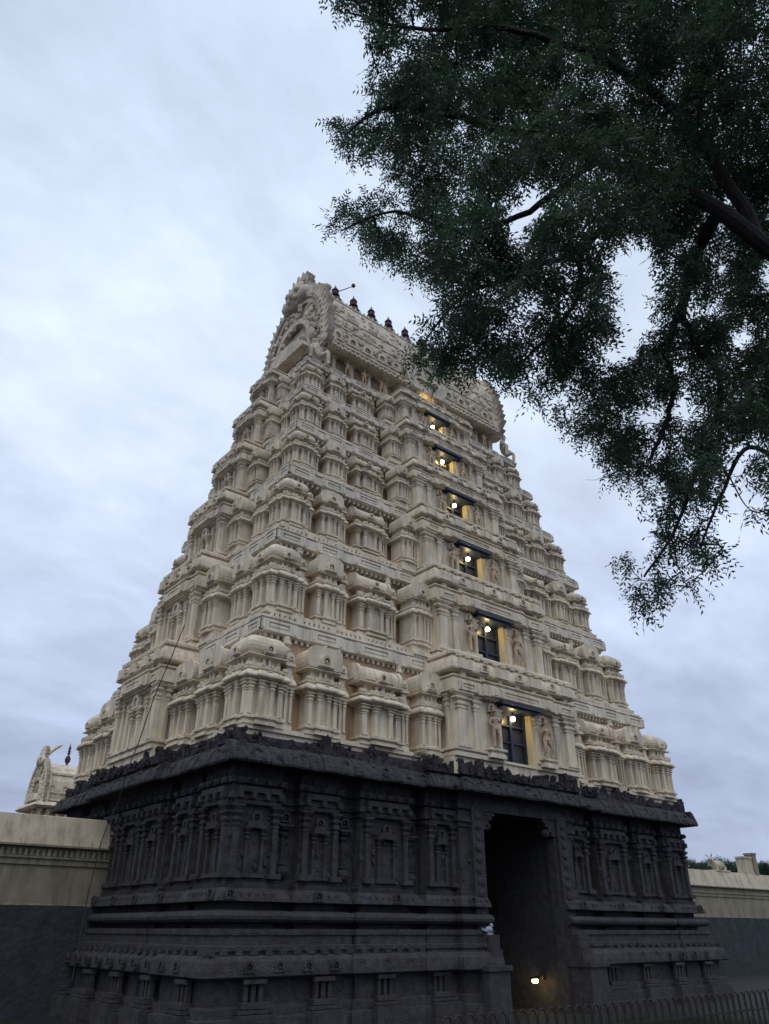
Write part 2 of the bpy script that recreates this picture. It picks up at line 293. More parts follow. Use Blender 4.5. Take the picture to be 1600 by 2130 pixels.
def recess_unit(mb, w, h):
    """slim linking bay: twin pilasters, kapota, post with a tiny gabled shrine and stacked discs; facing -y at y=0, stands 0.3 forward"""
    mb.box(-w / 2, w / 2, .0, .45, 0, h * .56)
    mb.box(-w * .55, w * .55, -.05, .3, 0, h * .06); mb.box(-w * .52, w * .52, -.03, .3, h * .06, h * .09)
    for s_ in (-1, 1): pilaster(mb, s_ * w * .27, 0, w * .24, h * .09, h * .42, w * .22)
    mb.rect(0, .15, [(w * .50, .20, h * .42), (w * .64, .29, h * .445), (w * .64, .29, h * .46), (w * .55, .24, h * .50), (w * .48, .18, h * .515), (w * .48, .18, h * .54)])
    mb.box(-w * .17, w * .17, -.02, .3, h * .54, h * .64)
    for s_ in (-1, 1): mb.box(s_ * w * .25 - .02, s_ * w * .25 + .02, -.02, .05, h * .54, h * .64)
    mb.box(-w * .55, w * .55, -.1, .3, h * .64, h * .665)
    mb.ext([(u * w * .95, h * (.665 + .12 * z)) for u, z in HS], 1, -.06, .30)
    mb.kudu(0, -.06, h * .72, w * .26, .05)
    mb.lathe(0, .26, [(w * .2, h * .77), (w * .22, h * .80), (w * .42, h * .82), (w * .42, h * .835), (w * .24, h * .85), (w * .24, h * .865), (w * .46, h * .885), (w * .46, h * .905), (w * .3, h * .92), (w * .3, h * .97)], 8)

def panel_plate(mb, x0, x1, y, z0, z1, d=.06, slot=True):
    """fascia plate facing -y with a long sunk panel and a raised bar inside it"""
    w = x1 - x0; h = z1 - z0
    if not slot or w < .5: mb.box(x0, x1, y - d, y + .05, z0, z1); return
    a, b = x0 + w * .22, x1 - w * .22; c, e_ = z0 + h * .30, z0 + h * .78
    mb.box(x0, a, y - d, y + .05, z0, z1); mb.box(b, x1, y - d, y + .05, z0, z1)
    mb.box(a, b, y - d, y + .05, z0, c); mb.box(a, b, y - d, y + .05, e_, z1)
    mb.box(a + .05, b - .05, y - d * .75, y + .05, c + h * .10, e_ - h * .14)
    mb.box(x0 + w * .04, x0 + w * .10, y - d - .025, y + .05, z0 + h * .15, z1 - h * .1); mb.box(x1 - w * .10, x1 - w * .04, y - d - .025, y + .05, z0 + h * .15, z1 - h * .1)

def bhadra(Wd, h, dep, wo=None):
    """projecting central bay facing -y; front plane y=0; z 0..1.19h"""
    mb = MB(); sides = (-1, 1)
    inn = wo if wo else 0.0
    def seg(s_, a, b, y0, y1, z0, z1):
        x0, x1 = sorted((s_ * a, s_ * b)); mb.box(x0, x1, y0, y1, z0, z1)
    for s_ in sides:
        cxx = s_ * (inn + Wd) / 2; hh = (Wd - inn) / 2
        def R(v): return (hh + v, dep / 2 + v)
        mb.rect(cxx, dep / 2 , [(*R(.0), 0), (*R(.0), h * .04), (*R(-.05), h * .045), (*R(-.05), h * .065), (*R(.04), h * .07), (*R(.04), h * .095), (*R(-.14), h * .105), (*R(-.14), h * .66), (*R(0), h * .665), (*R(0), h * .70)]) if not wo else None
        if wo:
            # keep the jamb side flush so the opening stays clear
            def bx(o, z0, z1): seg(s_, inn, Wd + o, -o, dep, z0, z1)
            bx(0, 0, h * .045); bx(-.06, h * .045, h * .067); bx(.03, h * .067, h * .095); bx(-.14, h * .095, h * .70)
        # small stepped plinths for pilasters, then pilasters
        for q, wq, dq in ((.88, .13, .16), (.66, .075, .10)):
            pilaster(mb, s_ * Wd * q, .14, Wd * wq, h * .095, h * .70, dq)
            if q > .8: mb.box(s_ * Wd * q - Wd * .1, s_ * Wd * q + Wd * .1, -.06, .14, h * .095, h * .13)
        pilaster(mb, s_ * (inn + Wd * .055) if wo else s_ * Wd * .42, .14, Wd * .06, h * .095, h * .60, .08)
        if wo:
            xs = s_ * Wd * .42
            mb.rect(xs, .02, [(Wd * .12, .20, h * .03), (Wd * .12, .20, h * .07), (Wd * .09, .15, h * .08), (Wd * .09, .15, h * .10), (Wd * .13, .22, h * .11), (Wd * .13, .22, h * .135)])
            mb.kudu(xs, .12, h * .60, Wd * .055, .08)
        else:
            pilaster(mb, s_ * Wd * .16, .14, Wd * .09, h * .095, h * .50, .12)
    for s_ in sides:                       # flanks of the bay
        mb.M = Matrix.Translation((s_ * (Wd - .14), 0, 0)) @ Matrix.Rotation(s_ * math.pi / 2, 4, 'Z')
        for q in (.28, .62): pilaster(mb, s_ * dep * q, 0, .13, h * .095, h * .69, .12)
        mb.M = Matrix.Identity(4)
    if not wo: mb.box(-Wd * .3, Wd * .3, -.02, .3, h * .50, h * .53); mb.kudu(0, .05, h * .59, Wd * .16, .1)
    # entablature
    D = dep / 2
    def full(cx_, hx_, prof, y_=0):
        mb.rings([[(cx_ - hx_ - o, y_ - o, h * z), (cx_ + hx_ + o, y_ - o, h * z), (cx_ + hx_ + o, dep, h * z), (cx_ - hx_ - o, dep, h * z)] for o, z in prof])
    full(0, Wd, [(-.10, .66 if not wo else .685), (.02, .70), (.10, .705), (.10, .825), (.05, .83), (.05, .845), (.0, .85), (.0, .86), (.09, .87), (.09, .885), (-.05, .895), (-.22, .897), (-.22, .93), (.02, .932), (.14, .945), (.16, .965), (.13, 1.02), (.06, 1.08), (-.02, 1.11), (-.05, 1.112), (-.05, 1.13), (.04, 1.135), (.04, 1.165), (-.05, 1.188)])
    full(0, Wd * .56, [(.0, .685), (.02, .70), (.12, .705), (.12, .825), (.07, .83), (.07, .845), (.02, .85), (.02, .86), (.11, .87), (.11, .885), (-.03, .895)], -.09)
    for k in range(-3, 4):
        xk = k * Wd * .285
        mb.box(xk - Wd * .035, xk + Wd * .035, -.05, .2, h * .893, h * .933)
        mb.box(xk - Wd * .10, xk + Wd * .10, -.21, .0, h * .955, h * 1.07) if k % 2 else mb.kudu(xk, -.14, h * 1.02, Wd * .06, .08)
        mb.box(xk - Wd * .1, xk - Wd * .04, -.10, .1, h * 1.11, h * 1.15); mb.box(xk + Wd * .04, xk + Wd * .1, -.10, .1, h * 1.11, h * 1.15)
    yy = -.21
    panel_plate(mb, -Wd * .50, Wd * .50, yy, h * .715, h * .815, .05)
    for s_ in sides:
        x0, x1 = sorted((s_ * Wd * .66, s_ * Wd * .96)); panel_plate(mb, x0, x1, -.10, h * .715, h * .815, .05)
    nd = int(Wd * 2 / .2)
    for i in range(nd):
        x = -Wd + 2 * Wd * (i + .5) / nd; mb.box(x - .035, x + .035, -.02, .06, h * .672, h * .704)
    return mb

# ------------------------------------------------------------------ figures (skinned from a skeleton)
def skin_mesh(name, joints, bones, radii, material, sub=1):
    me = bpy.data.meshes.new('tmp'); me.from_pydata(joints, bones, []); o = bpy.data.objects.new('tmp', me); COL.objects.link(o)
    md = o.modifiers.new('s', 'SKIN'); md.use_smooth_shade = True
    if sub: o.modifiers.new('u', 'SUBSURF').levels = sub
    for i, r in enumerate(radii):
        v = me.skin_vertices[0].data[i]; v.radius = r if hasattr(r, '__len__') else (r, r); v.use_root = (i == 0)
    dg = bpy.context.evaluated_depsgraph_get(); dg.update()
    m2 = bpy.data.meshes.new_from_object(o.evaluated_get(dg)); m2.name = name
    m2.materials.clear(); m2.materials.append(material); bpy.data.objects.remove(o); bpy.data.meshes.remove(me); return m2
def guardian(mir=1):
    # unit height about 1.0 (to the crown), facing -y, one arm raised, one on a club, one leg flexed
    J = [(0, 0, .50), (.01 * mir, 0, .62), (.015 * mir, 0, .71), (.01 * mir, 0, .78), (.02 * mir, -.005, .845), (.02 * mir, 0, .91), (.02 * mir, .005, .98), (.02 * mir, .005, 1.05),
         (-.11, 0, .725), (-.19, -.02, .64), (-.17, -.07, .74), (-.16, -.08, .79),
         (.13, 0, .725), (.19, -.01, .60), (.15, -.08, .52), (.14, -.09, .48),
         (-.065, 0, .46), (-.085, -.03, .27), (-.09, .0, .06), (-.10, -.06, .03),
         (.065, 0, .46), (.13, -.06, .29), (.09, -.01, .06), (.12, -.07, .03)]
    if mir < 0: J = [(-x, y, z) for x, y, z in J]
    B = [(0, 1), (1, 2), (2, 3), (3, 4), (4, 5), (5, 6), (6, 7), (2, 8), (8, 9), (9, 10), (10, 11), (2, 12), (12, 13), (13, 14), (14, 15), (0, 16), (16, 17), (17, 18), (18, 19), (0, 20), (20, 21), (21, 22), (22, 23)]
    Rr = [(.085, .07), (.065, .055), (.095, .065), .035, (.052, .058), (.055, .055), (.035, .035), .012, .042, .03, .024, .022, .042, .03, .024, .022, .062, .045, .033, (.03, .022), .062, .045, .033, (.03, .022)]
    return J, B, Rr
def statue_mesh(mir):
    J, B, Rr = guardian(mir)
    me = skin_mesh('statue', J, B, Rr, M['fig'], 1)
    mb = MB(); mb.v = [tuple(v.co) for v in me.vertices]; mb.f = [tuple(p.vertices) for p in me.polygons]; mb.m = [0] * len(mb.f); mb.sm = [True] * len(mb.f)
    k = mir
    mb.lathe(.02 * k, 0, [(.055, .90), (.07, .92), (.05, .95), (.055, .97), (.035, 1.02), (.04, 1.035), (.015, 1.09)], 8)       # crown
    mb.lathe(0, 0, [(.10, .44), (.112, .47), (.10, .52), (.085, .55)], 10)                                                  # waist cloth
    mb.ball((.02 * k, -.058, .845), (.008, .014, .014), 6, 4)                                                                 # nose
    for s_ in (-1, 1): mb.ball((.02 * k + s_ * .055, 0, .85), (.012, .02, .03), 6, 4)                                          # ears
    mb.ball((.0, -.085, .44), (.035, .02, .09), 6, 5)                                                                         # sash knot
    mb.tube([(.16 * k, -.10, .02), (.15 * k, -.10, .30), (.14 * k, -.09, .50)], [.035, .028, .02], 7)                         # club
    mb.lathe(.0, 0, [(.06, .70), (.075, .715), (.05, .745)], 8)                                                               # necklace
    return mb.mesh('guardian_statue', [M['fig']])
SM = {1: statue_mesh(1), -1: statue_mesh(-1)}
def seated_mesh():
    J = [(0, 0, .12), (0, -.02, .30), (0, -.04, .46), (0, -.05, .54), (0, -.08, .63), (0, -.06, .70),
         (-.14, -.04, .47), (-.24, -.08, .33), (-.20, -.22, .26), (.14, -.04, .47), (.25, -.06, .34), (.24, -.20, .22),
         (-.09, -.04, .10), (-.22, -.26, .22), (-.24, -.22, -.10), (-.24, -.30, -.16),
         (.09, -.04, .10), (.22, -.28, .14), (.24, -.25, -.22), (.24, -.34, -.28)]
    B = [(0, 1), (1, 2), (2, 3), (3, 4), (4, 5), (2, 6), (6, 7), (7, 8), (2, 9), (9, 10), (10, 11), (0, 12), (12, 13), (13, 14), (14, 15), (0, 16), (16, 17), (17, 18), (18, 19)]
    Rr = [(.13, .11), (.14, .12), (.12, .085), .045, (.075, .08), (.06, .06), .055, .042, .035, .055, .042, .035, .08, .06, .048, (.04, .035), .08, .06, .048, (.04, .035)]
    me = skin_mesh('seated', J, B, Rr, M['cream'], 1)
    mb = MB(); mb.v = [tuple(v.co) for v in me.vertices]; mb.f = [tuple(p.vertices) for p in me.polygons]; mb.m = [0] * len(mb.f); mb.sm = [True] * len(mb.f)
    mb.lathe(0, -.06, [(.07, .68), (.09, .71), (.06, .75), (.03, .80)], 8); mb.ball((0, -.165, .63), (.014, .02, .02), 6, 4)
    for s_ in (-1, 1): mb.ball((s_ * .075, -.07, .63), (.02, .03, .04), 6, 4)
    return mb.mesh('seated_statue', [M['cream']])
SEAT = seated_mesh()

# ------------------------------------------------------------------ the gateway tower
T = thing('gateway_tower', 'tall seven storey temple gateway tower in weathered cream stucco on a dark carved stone base', 'temple tower', (0, 0, Z0))
# storeys: floor, band bottom, wall half sizes
BZ = [8.54, 12.52, 15.96, 18.90, 21.71, 24.03]
BX = [10.77, 9.91, 9.20, 8.54, 7.97, 7.45]; BY = [6.34, 5.40, 4.75, 3.98, 3.29, 2.72]
BH = [.62, .58, .53, .49, .45, .42]
FB = [5.30] + [BZ[i] + BH[i] for i in range(5)]; RAISE = [0, .36, .40, .34, .30, .26]
FL = [FB[i] + RAISE[i] for i in range(6)]
HX = [11.52] + [BX[i] - .38 for i in range(5)]; HY = [7.05] + [BY[i] - .38 for i in range(5)]
BW = [3.45, 3.25, 3.05, 2.85, 2.65, 2.45]; BYF = [7.75, 6.75, 5.85, 5.15, 4.45, 3.85]   # front bay: half width, front plane
SW = [1.9, 1.72, 1.5, 1.32, 1.15, .95]; SXF = [12.08, 11.08, 10.3, 9.6, 8.92, 8.32]          # side bay
WO = [.86, .80, .74, .68, .62, .56]
FR = Matrix.Identity(4)
def frame(side):      # local facing -y  ->  front / left / right / back of the tower
    return {'f': 0.0, 'l': -math.pi / 2, 'r': math.pi / 2, 'b': math.pi}[side]
bays_front = [('kuta', .822, 1.0), ('rec', .772, .816), ('pan', .562, .728), ('rec', .512, .555), ('sala', .222, .462), ('rec', .172, .214), ('pan', .0, .130)]
bays_side = [('kuta', None, None), ('pan', .42, .66), ('rec', .34, .40), ('pan', .10, .33)]
for k in range(6):
    F, B, hx, hy, h = FL[k], BZ[k], HX[k], HY[k], BZ[k] - FL[k]; fb_, hb = FB[k], BZ[k] - FB[k]
    mb = MB(); s_rec = .50 * (.75 + .25 * hx / 11)
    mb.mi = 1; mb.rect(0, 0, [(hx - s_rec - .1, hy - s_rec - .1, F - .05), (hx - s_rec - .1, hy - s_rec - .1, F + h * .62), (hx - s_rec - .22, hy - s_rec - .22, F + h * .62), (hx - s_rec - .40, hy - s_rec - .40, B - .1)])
    # the core must not close the window recess: it is set behind by the bay depth, see the window part
    mb.mi = 0
    mb.rect(0, 0, [(hx - .03, hy - .03, F - .12), (hx - .03, hy - .03, F + .02), (hx - .2, hy - .2, F + .03)])
    if k:                                  # slotted plinth between the band below and the pavilions
        r_ = RAISE[k]; ex = .26
        mb.rect(0, 0, [(hx + ex - .22, hy + ex - .22, fb_ - .1), (hx + ex - .22, hy + ex - .22, fb_ + r_ * .45), (hx + ex - .10, hy + ex - .10, fb_ + r_ * .47), (hx + ex - .10, hy + ex - .10, fb_ + r_ * .72), (hx + .05, hy + .05, fb_ + r_ * .74), (hx + .05, hy + .05, F - .02)])
        for side, half, oth in (('f', hx, hy), ('l', hy, hx), ('r', hy, hx)):
            mb.M = Matrix.Rotation(frame(side), 4, 'Z'); n = int(half * 2 / .20)
            for i in range(n):
                if i % 7 < 5:
                    x = -half + 2 * half * (i + .5) / n; mb.box(x - .06, x + .06, -oth - .20, -oth, fb_ - .02, fb_ + r_ * .46)
                elif i % 7 == 5:
                    x = -half + 2 * half * (i + .5) / n; mb.box(x - .05, x + .24, -oth - .24, -oth, fb_ - .02, fb_ + r_ * .46)
            mb.M = Matrix.Identity(4)
    mb.mi = 2
    bx, by, bh = BX[k], BY[k], BH[k]
    mb.rect(0, 0, [(bx - .85, by - .85, B - .42), (bx - .75, by - .75, B - .24), (bx - .58, by - .58, B - .22), (bx - .58, by - .58, B - .13), (bx - .40, by - .40, B - .12), (bx - .40, by - .40, B - .02), (bx - .03, by - .03, B), (bx, by, B + .02), (bx, by, B + bh * .70), (bx - .05, by - .05, B + bh * .72), (bx - .05, by - .05, B + bh * .78), (bx + .03, by + .03, B + bh * .80), (bx + .03, by + .03, B + bh * .87), (bx - .08, by - .08, B + bh * .89), (bx - .08, by - .08, B + bh)])
    for side, half, oth in (('f', bx, by), ('l', by, bx), ('r', by, bx), ('b', bx, by)):
        mb.M = Matrix.Rotation(frame(side), 4, 'Z')
        n = int(half * 2 / .24)
        for i in range(n):
            x = -half + .25 + (2 * half - .5) * i / (n - 1); mb.box(x - .05, x + .05, -oth + .10, -oth + .42, B - .135, B - .005)
        if side == 'f': edges = [(a, b) for _, a, b in bays_front if b - a > .1]; lo = BW[k]
        else: edges = [(.78, 1.0), (.42, .70), (.10, .36)]; lo = SW[k]
        if side == 'b': edges = []
        for a, b in edges:
            a_ = lo + (half - lo) * a - .08; b_ = lo + (half - lo) * b + (.08 if b < 1 else .05)
            for s_ in (-1, 1):
                x0, x1 = sorted((s_ * a_, s_ * b_)); panel_plate(mb, x0, x1, -oth, B + .03, B + bh * .70, .05)
                xm = (x0 + x1) / 2; w_ = (x1 - x0)
                for j in range(5): mb.box(xm - w_ * .25 + w_ * .115 * j, xm - w_ * .25 + w_ * .115 * j + w_ * .06, -oth - .07, -oth + .03, B + bh * .80, B + bh * .95)
        mb.M = Matrix.Identity(4)
    mb.mi = 0
    def put(side, u, w, depth_off=0.0):
        oth = hy if side in 'fb' else hx
        return Matrix.Rotation(frame(side), 4, 'Z') @ Matrix.Translation((u, -(oth - s_rec + depth_off), F))
    lo = BW[k]
    for kind, a, b in bays_front:
        if kind != 'rec': continue
        a_, b_ = lo + (hx - lo) * a, lo + (hx - lo) * b
        for s_ in (-1, 1):
            mb.M = put('f', s_ * (a_ + b_) / 2, b_ - a_, .22); recess_unit(mb, (b_ - a_) * 1.0, h)
    kw = (hx - lo) * (1.0 - .822)
    los = SW[k]; sr = hy - kw - los          # free stretch on the sides
    side_units = [('pan', los + sr * .50, los + sr * .90), ('pan', los + sr * .0, los + sr * .40)]
    for side in 'lr':
        for s_ in (-1, 1):
            for c in (los + sr * .46, los + sr * .955):
                mb.M = put(side, s_ * c, 0, .14); recess_unit(mb, sr * .085 + .12, h)
    mb.M = Matrix.Identity(4)
    meshes = {}
    def aed(kind, w, dd):
        key = (kind, round(w, 2))
        if key not in meshes:
            a = aedicule(kind, w, h * .935, dd); meshes[key] = (a, a.mesh('miniature_shrine', [M['cream']]))
        return meshes[key]
    st = obj('storey', bpy.data.meshes.new('storey'), T)               # mesh attached below once every merged bay is in
    def place(kind, w, dd, side, u, fwd=0.0, merged=False):
        a, me = aed(kind, w, dd); oth = hy if side in 'fb' else hx
        th = frame(side); mtx = Matrix.Rotation(th, 4, 'Z') @ Matrix.Translation((u, -(oth + fwd), F))
        if merged: mb.M = mtx; mb.add(a.v, a.f); mb.M = Matrix.Identity(4)
        else:
            p = mtx.to_translation(); obj('miniature_shrine', me, st, (p.x, p.y, p.z), th + random.uniform(-.012, .012), (random.uniform(.975, 1.015), 1, random.uniform(.975, 1.01)))
    # corner pavilions
    place('kuta', kw, kw, 'f', -(hx - kw / 2)); place('kuta', kw, kw, 'f', hx - kw / 2)
    place('kuta', kw, kw, 'l', -(hy - kw / 2)) ; place('kuta', kw, kw, 'b', -(hx - kw / 2), merged=True)
    for kind, a, b in bays_front:
        if kind in ('rec', 'kuta'): continue
        a_, b_ = lo + (hx - lo) * a, lo + (hx - lo) * b
        for s_ in (-1, 1): place(kind, b_ - a_, kw * .8, 'f', s_ * (a_ + b_) / 2, ((.05 if k == 0 else .45) if a == 0 else 0))
    for j, (kind, a_, b_) in enumerate(side_units):
        for s_ in (-1, 1):
            place(kind, b_ - a_, kw * .8, 'l', s_ * (a_ + b_) / 2, (.05 if k == 0 else .42) * j); place(kind, b_ - a_, kw * .8, 'r', s_ * (a_ + b_) / 2, (.05 if k == 0 else .42) * j, merged=True)
    for a_, b_, fw_, side, oth in ((lo, lo + (hx - lo) * .130, .45 if k else .05, 'f', hy), (los, los + sr * .40, .42 if k else .05, 'l', hx), (los, los + sr * .40, .42 if k else .05, 'r', hx)):
        for s_ in (-1, 1):                 # plinth under the stepped-forward pavilions
            x0, x1 = sorted((s_ * a_, s_ * b_)); mb.M = Matrix.Rotation(frame(side), 4, 'Z')
            mb.box(x0 + .03, x1 - .03, -(oth + fw_) + .05, -oth + .3, fb_ - .55, F + .01); mb.box(x0 - .02, x1 + .02, -(oth + fw_) - .04, -oth + .3, fb_ - .04, fb_ + .10)
            if not k: mb.box(x0 + .03, x1 - .03, -(oth + fw_) + .1, -oth + .3, 4.6, fb_)
            mb.M = Matrix.Identity(4)
    if k == 0:
        mb.box(-BW[0], BW[0], -BYF[0] + .12, -6.0, 4.7, F + .02); mb.box(-SXF[0] + .10, -10.5, -SW[0], SW[0], 4.7, F + .02); mb.box(10.5, SXF[0] - .10, -SW[0], SW[0], 4.7, F + .02); mb.box(-hx + .12, hx - .12, -hy + .12, hy - .12, 4.7, F - .1)
    sb = bhadra(SW[k], hb, SXF[k] - hx + .9)
    for side, fw in (('r', SXF[k]),):
        mb.M = Matrix.Rotation(frame(side), 4, 'Z') @ Matrix.Translation((0, -fw, fb_)); mb.add(sb.v, sb.f)
    mb.M = Matrix.Identity(4)
    obj('side_bay', sb.mesh('side_bay', [M['cream']]), st, (-SXF[k], 0, fb_), frame('l'))
    fb = bhadra(BW[k], hb, BYF[k] - hy + .9, WO[k] + .065)
    obj('window_bay', fb.mesh('window_bay', [M['cream']]), st, (0, -BYF[k], fb_), 0)
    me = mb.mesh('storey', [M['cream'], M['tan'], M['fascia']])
    st.data = me
    # window: recess, frame, leaves, and the bulb in front of it
    wo = WO[k]; z0 = fb_ + hb * .02 if k == 0 else fb_; z1 = fb_ + hb * .66; yf = -BYF[k] + .16; rd = .44
    wm = MB(); wm.box(-wo - .06, -wo, yf, yf + rd, z0, z1); wm.box(wo, wo + .06, yf, yf + rd, z0, z1); wm.box(-wo, wo, yf + rd, yf + rd + .05, z0, z1)
    wm.box(-wo, wo, yf - .1, yf + rd, z0 - .05, z0 + .04)
    wn = obj('window', wm.mesh('window', [M['reveal']]), T)
    fm = MB(); fy = yf + rd - .15; t = .10
    fm.box(-wo + .01, -wo + t, fy, fy + .1, z0 + .04, z1 - .02); fm.box(wo - t, wo - .01, fy, fy + .1, z0 + .04, z1 - .02); fm.box(-wo + t, wo - t, fy, fy + .1, z1 - .16, z1 - .02); fm.box(-wo + t, wo - t, fy, fy + .1, z0 + .04, z0 + .14)
    fm.box(-.05, .05, fy - .01, fy + .09, z0 + .14, z1 - .16)
    for zz in (.42, .72): fm.box(-wo + t, wo - t, fy + .01, fy + .07, z0 + (z1 - z0) * zz - .03, z0 + (z1 - z0) * zz + .03)
    obj('window_frame', fm.mesh('window_frame', [M['blue']]), wn)
    pm = MB(); pm.box(-wo + t * .8, wo - t * .8, fy + .11, fy + .13, z0 + .04, z1 - .02); obj('window_pane', pm.mesh('window_pane', [M['dark'] if k < 4 else M['reveal']]), wn)  # upper panes coloured yellow in place of a lamplit interior
    lm = MB(); lm.box(-wo - .30, wo + .30, yf - .42, yf + rd, z1 + .005, z1 + .10); lm.box(-wo - .16, wo + .16, yf - .30, yf + rd, z1 - .075, z1 + .004)
    obj('lintel', lm.mesh('lintel', [M['blue']]), wn)
    for s_ in (-1, 1):
        hs = hb * .50 / 1.09; obj('guardian_statue', SM[s_], T, (s_ * BW[k] * .42, -BYF[k] - .06, fb_ + hb * .135), 0, hs)

# griva storey (the seventh) and the barrel roof
GF = BZ[5] + BH[5]; GH = 1.25
mb = MB(); mb.mi = 1; mb.rect(0, 0, [(5.9, 2.25, GF - .05), (5.9, 2.25, GF + GH)]); mb.mi = 0
mb.rect(0, 0, [(6.15, 2.45, GF - .05), (6.15, 2.45, GF + .10), (6.0, 2.35, GF + .14)])
for side, half, oth in (('f', 6.0, 2.25), ('l', 2.3, 5.9), ('r', 2.3, 5.9), ('b', 6.0, 2.25)):
    mb.M = Matrix.Rotation(frame(side), 4, 'Z')
    n = 5 if half > 3 else 2
    for i in range(-n, n + 1):
        u = i * half / n * .95
        if side == 'f' and abs(u) < .9: continue
        pilaster(mb, u, -oth, .18, GF + .14, GF + GH - .05, .18)
    mb.M = Matrix.Identity(4)
g7 = obj('storey', mb.mesh('storey', [M['cream'], M['tan']]), T)
# window bay of the seventh storey
wm = MB(); 
for s_ in (-1, 1):
    x0, x1 = sorted((s_ * .56, s_ * 1.5)); wm.box(x0, x1, -3.0, -2.2, GF, GF + 1.0); pilaster(wm, s_ * 1.3, -3.0, .2, GF + .05, GF + 1.0, .15); pilaster(wm, s_ * .62, -3.0, .12, GF + .05, GF + .95, .12)
wm.rect(0, -2.6, [(1.55, .55, GF + 1.0), (1.7, .68, GF + 1.06), (1.7, .68, GF + 1.2), (1.5, .5, GF + 1.3)])
wm.ext([(u * 2.6, GF + 1.28 + 1.9 * z) for u, z in HS], 1, -3.05, -1.6); wm.ext([(u * 2.9, GF + 1.25 + 2.1 * z) for u, z in HS], 1, -3.22, -3.0); wm.kudu(0, -3.22, GF + 2.2, .62, .15)
for k2 in range(9):
    a = R_(10 + 160 * k2 / 8); wm.ball((1.42 * math.cos(a), -3.1, GF + 1.9 + 1.45 * math.sin(a)), (.2, .12, .26), 6, 4)
obj('window_bay', wm.mesh('window_bay', [M['cream']]), g7)
wm = MB(); wo = .5; z0, z1 = GF, GF + .98; yf = -2.95; rd = .5
wm.box(-wo - .05, -wo, yf, yf + rd, z0, z1); wm.box(wo, wo + .05, yf, yf + rd, z0, z1); wm.box(-wo, wo, yf + rd, yf + rd + .05, z0, z1)
wn = obj('window', wm.mesh('window', [M['reveal']]), T)
fm = MB(); fy = yf + rd - .12
for a, b, c, d in ((-wo, -wo + .07, z0, z1), (wo - .07, wo, z0, z1), (-.03, .03, z0, z1)): fm.box(a, b, fy, fy + .07, c, d)
fm.box(-wo + .07, -.03, fy, fy + .06, z1 - .1, z1 - .01); fm.box(.03, wo - .07, fy, fy + .06, z1 - .1, z1 - .01)
obj('window_frame', fm.mesh('window_frame', [M['blue']]), wn)
pm = MB(); pm.box(-wo + .05, wo - .05, fy + .08, fy + .1, z0, z1); obj('window_pane', pm.mesh('window_pane', [M['dark']]), wn)
# standing and seated stucco figures round the seventh storey
for x_, s_ in ((-5.0, 1), (-3.9, -1), (-2.75, 1), (2.75, -1), (3.9, 1), (5.0, -1)):
    obj('guardian_statue', SM[s_], T, (x_, -2.62, GF + .05), 0, 1.0)
for y_, s_ in ((-1.2, 1), (.2, -1), (1.4, 1)):
    obj('guardian_statue', SM[s_], T, (-6.45, y_, GF + .05), frame('l'), 1.0)
obj('seated_statue', SEAT, T, (-6.75, -2.45, GF + .22), R_(-18), 1.9); obj('seated_statue', SEAT, T, (6.75, -2.45, GF + .22), R_(18), 1.9)
obj('seated_statue', SEAT, T, (-6.75, 2.2, GF + .22), R_(-120), 1.9)

# barrel roof
RP = [(2.55, 25.62), (2.95, 25.60), (3.05, 25.66), (3.02, 25.80), (2.80, 25.95), (2.72, 26.05), (2.78, 26.4), (2.86, 27.0), (2.84, 27.7), (2.70, 28.5), (2.42, 29.3), (1.98, 30.05), (1.42, 30.7), (.85, 31.15), (.42, 31.38), (.34, 31.5)]
poly = [(-y, z) for y, z in RP] + [(y, z) for y, z in RP[::-1]]
mb = MB(); mb.ext([(u, z) for u, z in poly], 0, -6.35, 5.9)
def rp_y(z):
    for (a, b), (c, d) in zip(RP[4:], RP[5:]):
        if b <= z <= d: return a + (c - a) * (z - b) / (d - b + 1e-9)
    return .3
for i in range(-6, 7):                     # ribs, medallions and relief bosses
    x = i * .98
    if abs(x) > .5:
        mb.kudu(x, -2.72, 26.55, .34, .22)
        for dx in (-.3, .3): mb.ball((x + dx, -2.85, 26.95), (.12, .12, .2), 6, 4)
    for zz in (27.4, 28.3):
        if (i + int(zz)) % 2: mb.ball((x + .2, -rp_y(zz), zz), (.26, .09, .3), 7, 4, .2); mb.ball((x - .2, -rp_y(zz + .3), zz + .3), (.14, .1, .2), 6, 4, .2)
mb.box(-6.2, 5.85, -3.0, -2.7, 25.98, 26.08)
for z_, dz in ((27.2, .06), (28.0, .05), (29.55, .08)):
    yy = rp_y(z_); mb.box(-6.2, 5.85, -yy - .05, -yy + .2, z_, z_ + dz)
for i in range(40):
    x = -6.1 + 11.9 * i / 39; mb.box(x - .07, x + .07, -3.1, -2.9, 25.66, 25.8)
    mb.ball((x, -rp_y(29.75) - .02, 29.8), (.09, .06, .12), 6, 4)
random.seed(5)
for i in range(260):
    x = random.uniform(-6, 5.8); z = random.uniform(26.2, 29.2); r = random.uniform(.05, .15); mb.ball((x, -rp_y(z) - .02, z), (r * random.uniform(.8, 1.6), r * .8, r), 6, 4, .25)
mb.box(-6.3, 5.9, -.34, .34, 31.5, 31.62)
obj('barrel_roof', mb.mesh('barrel_roof', [M['cream']]), T)
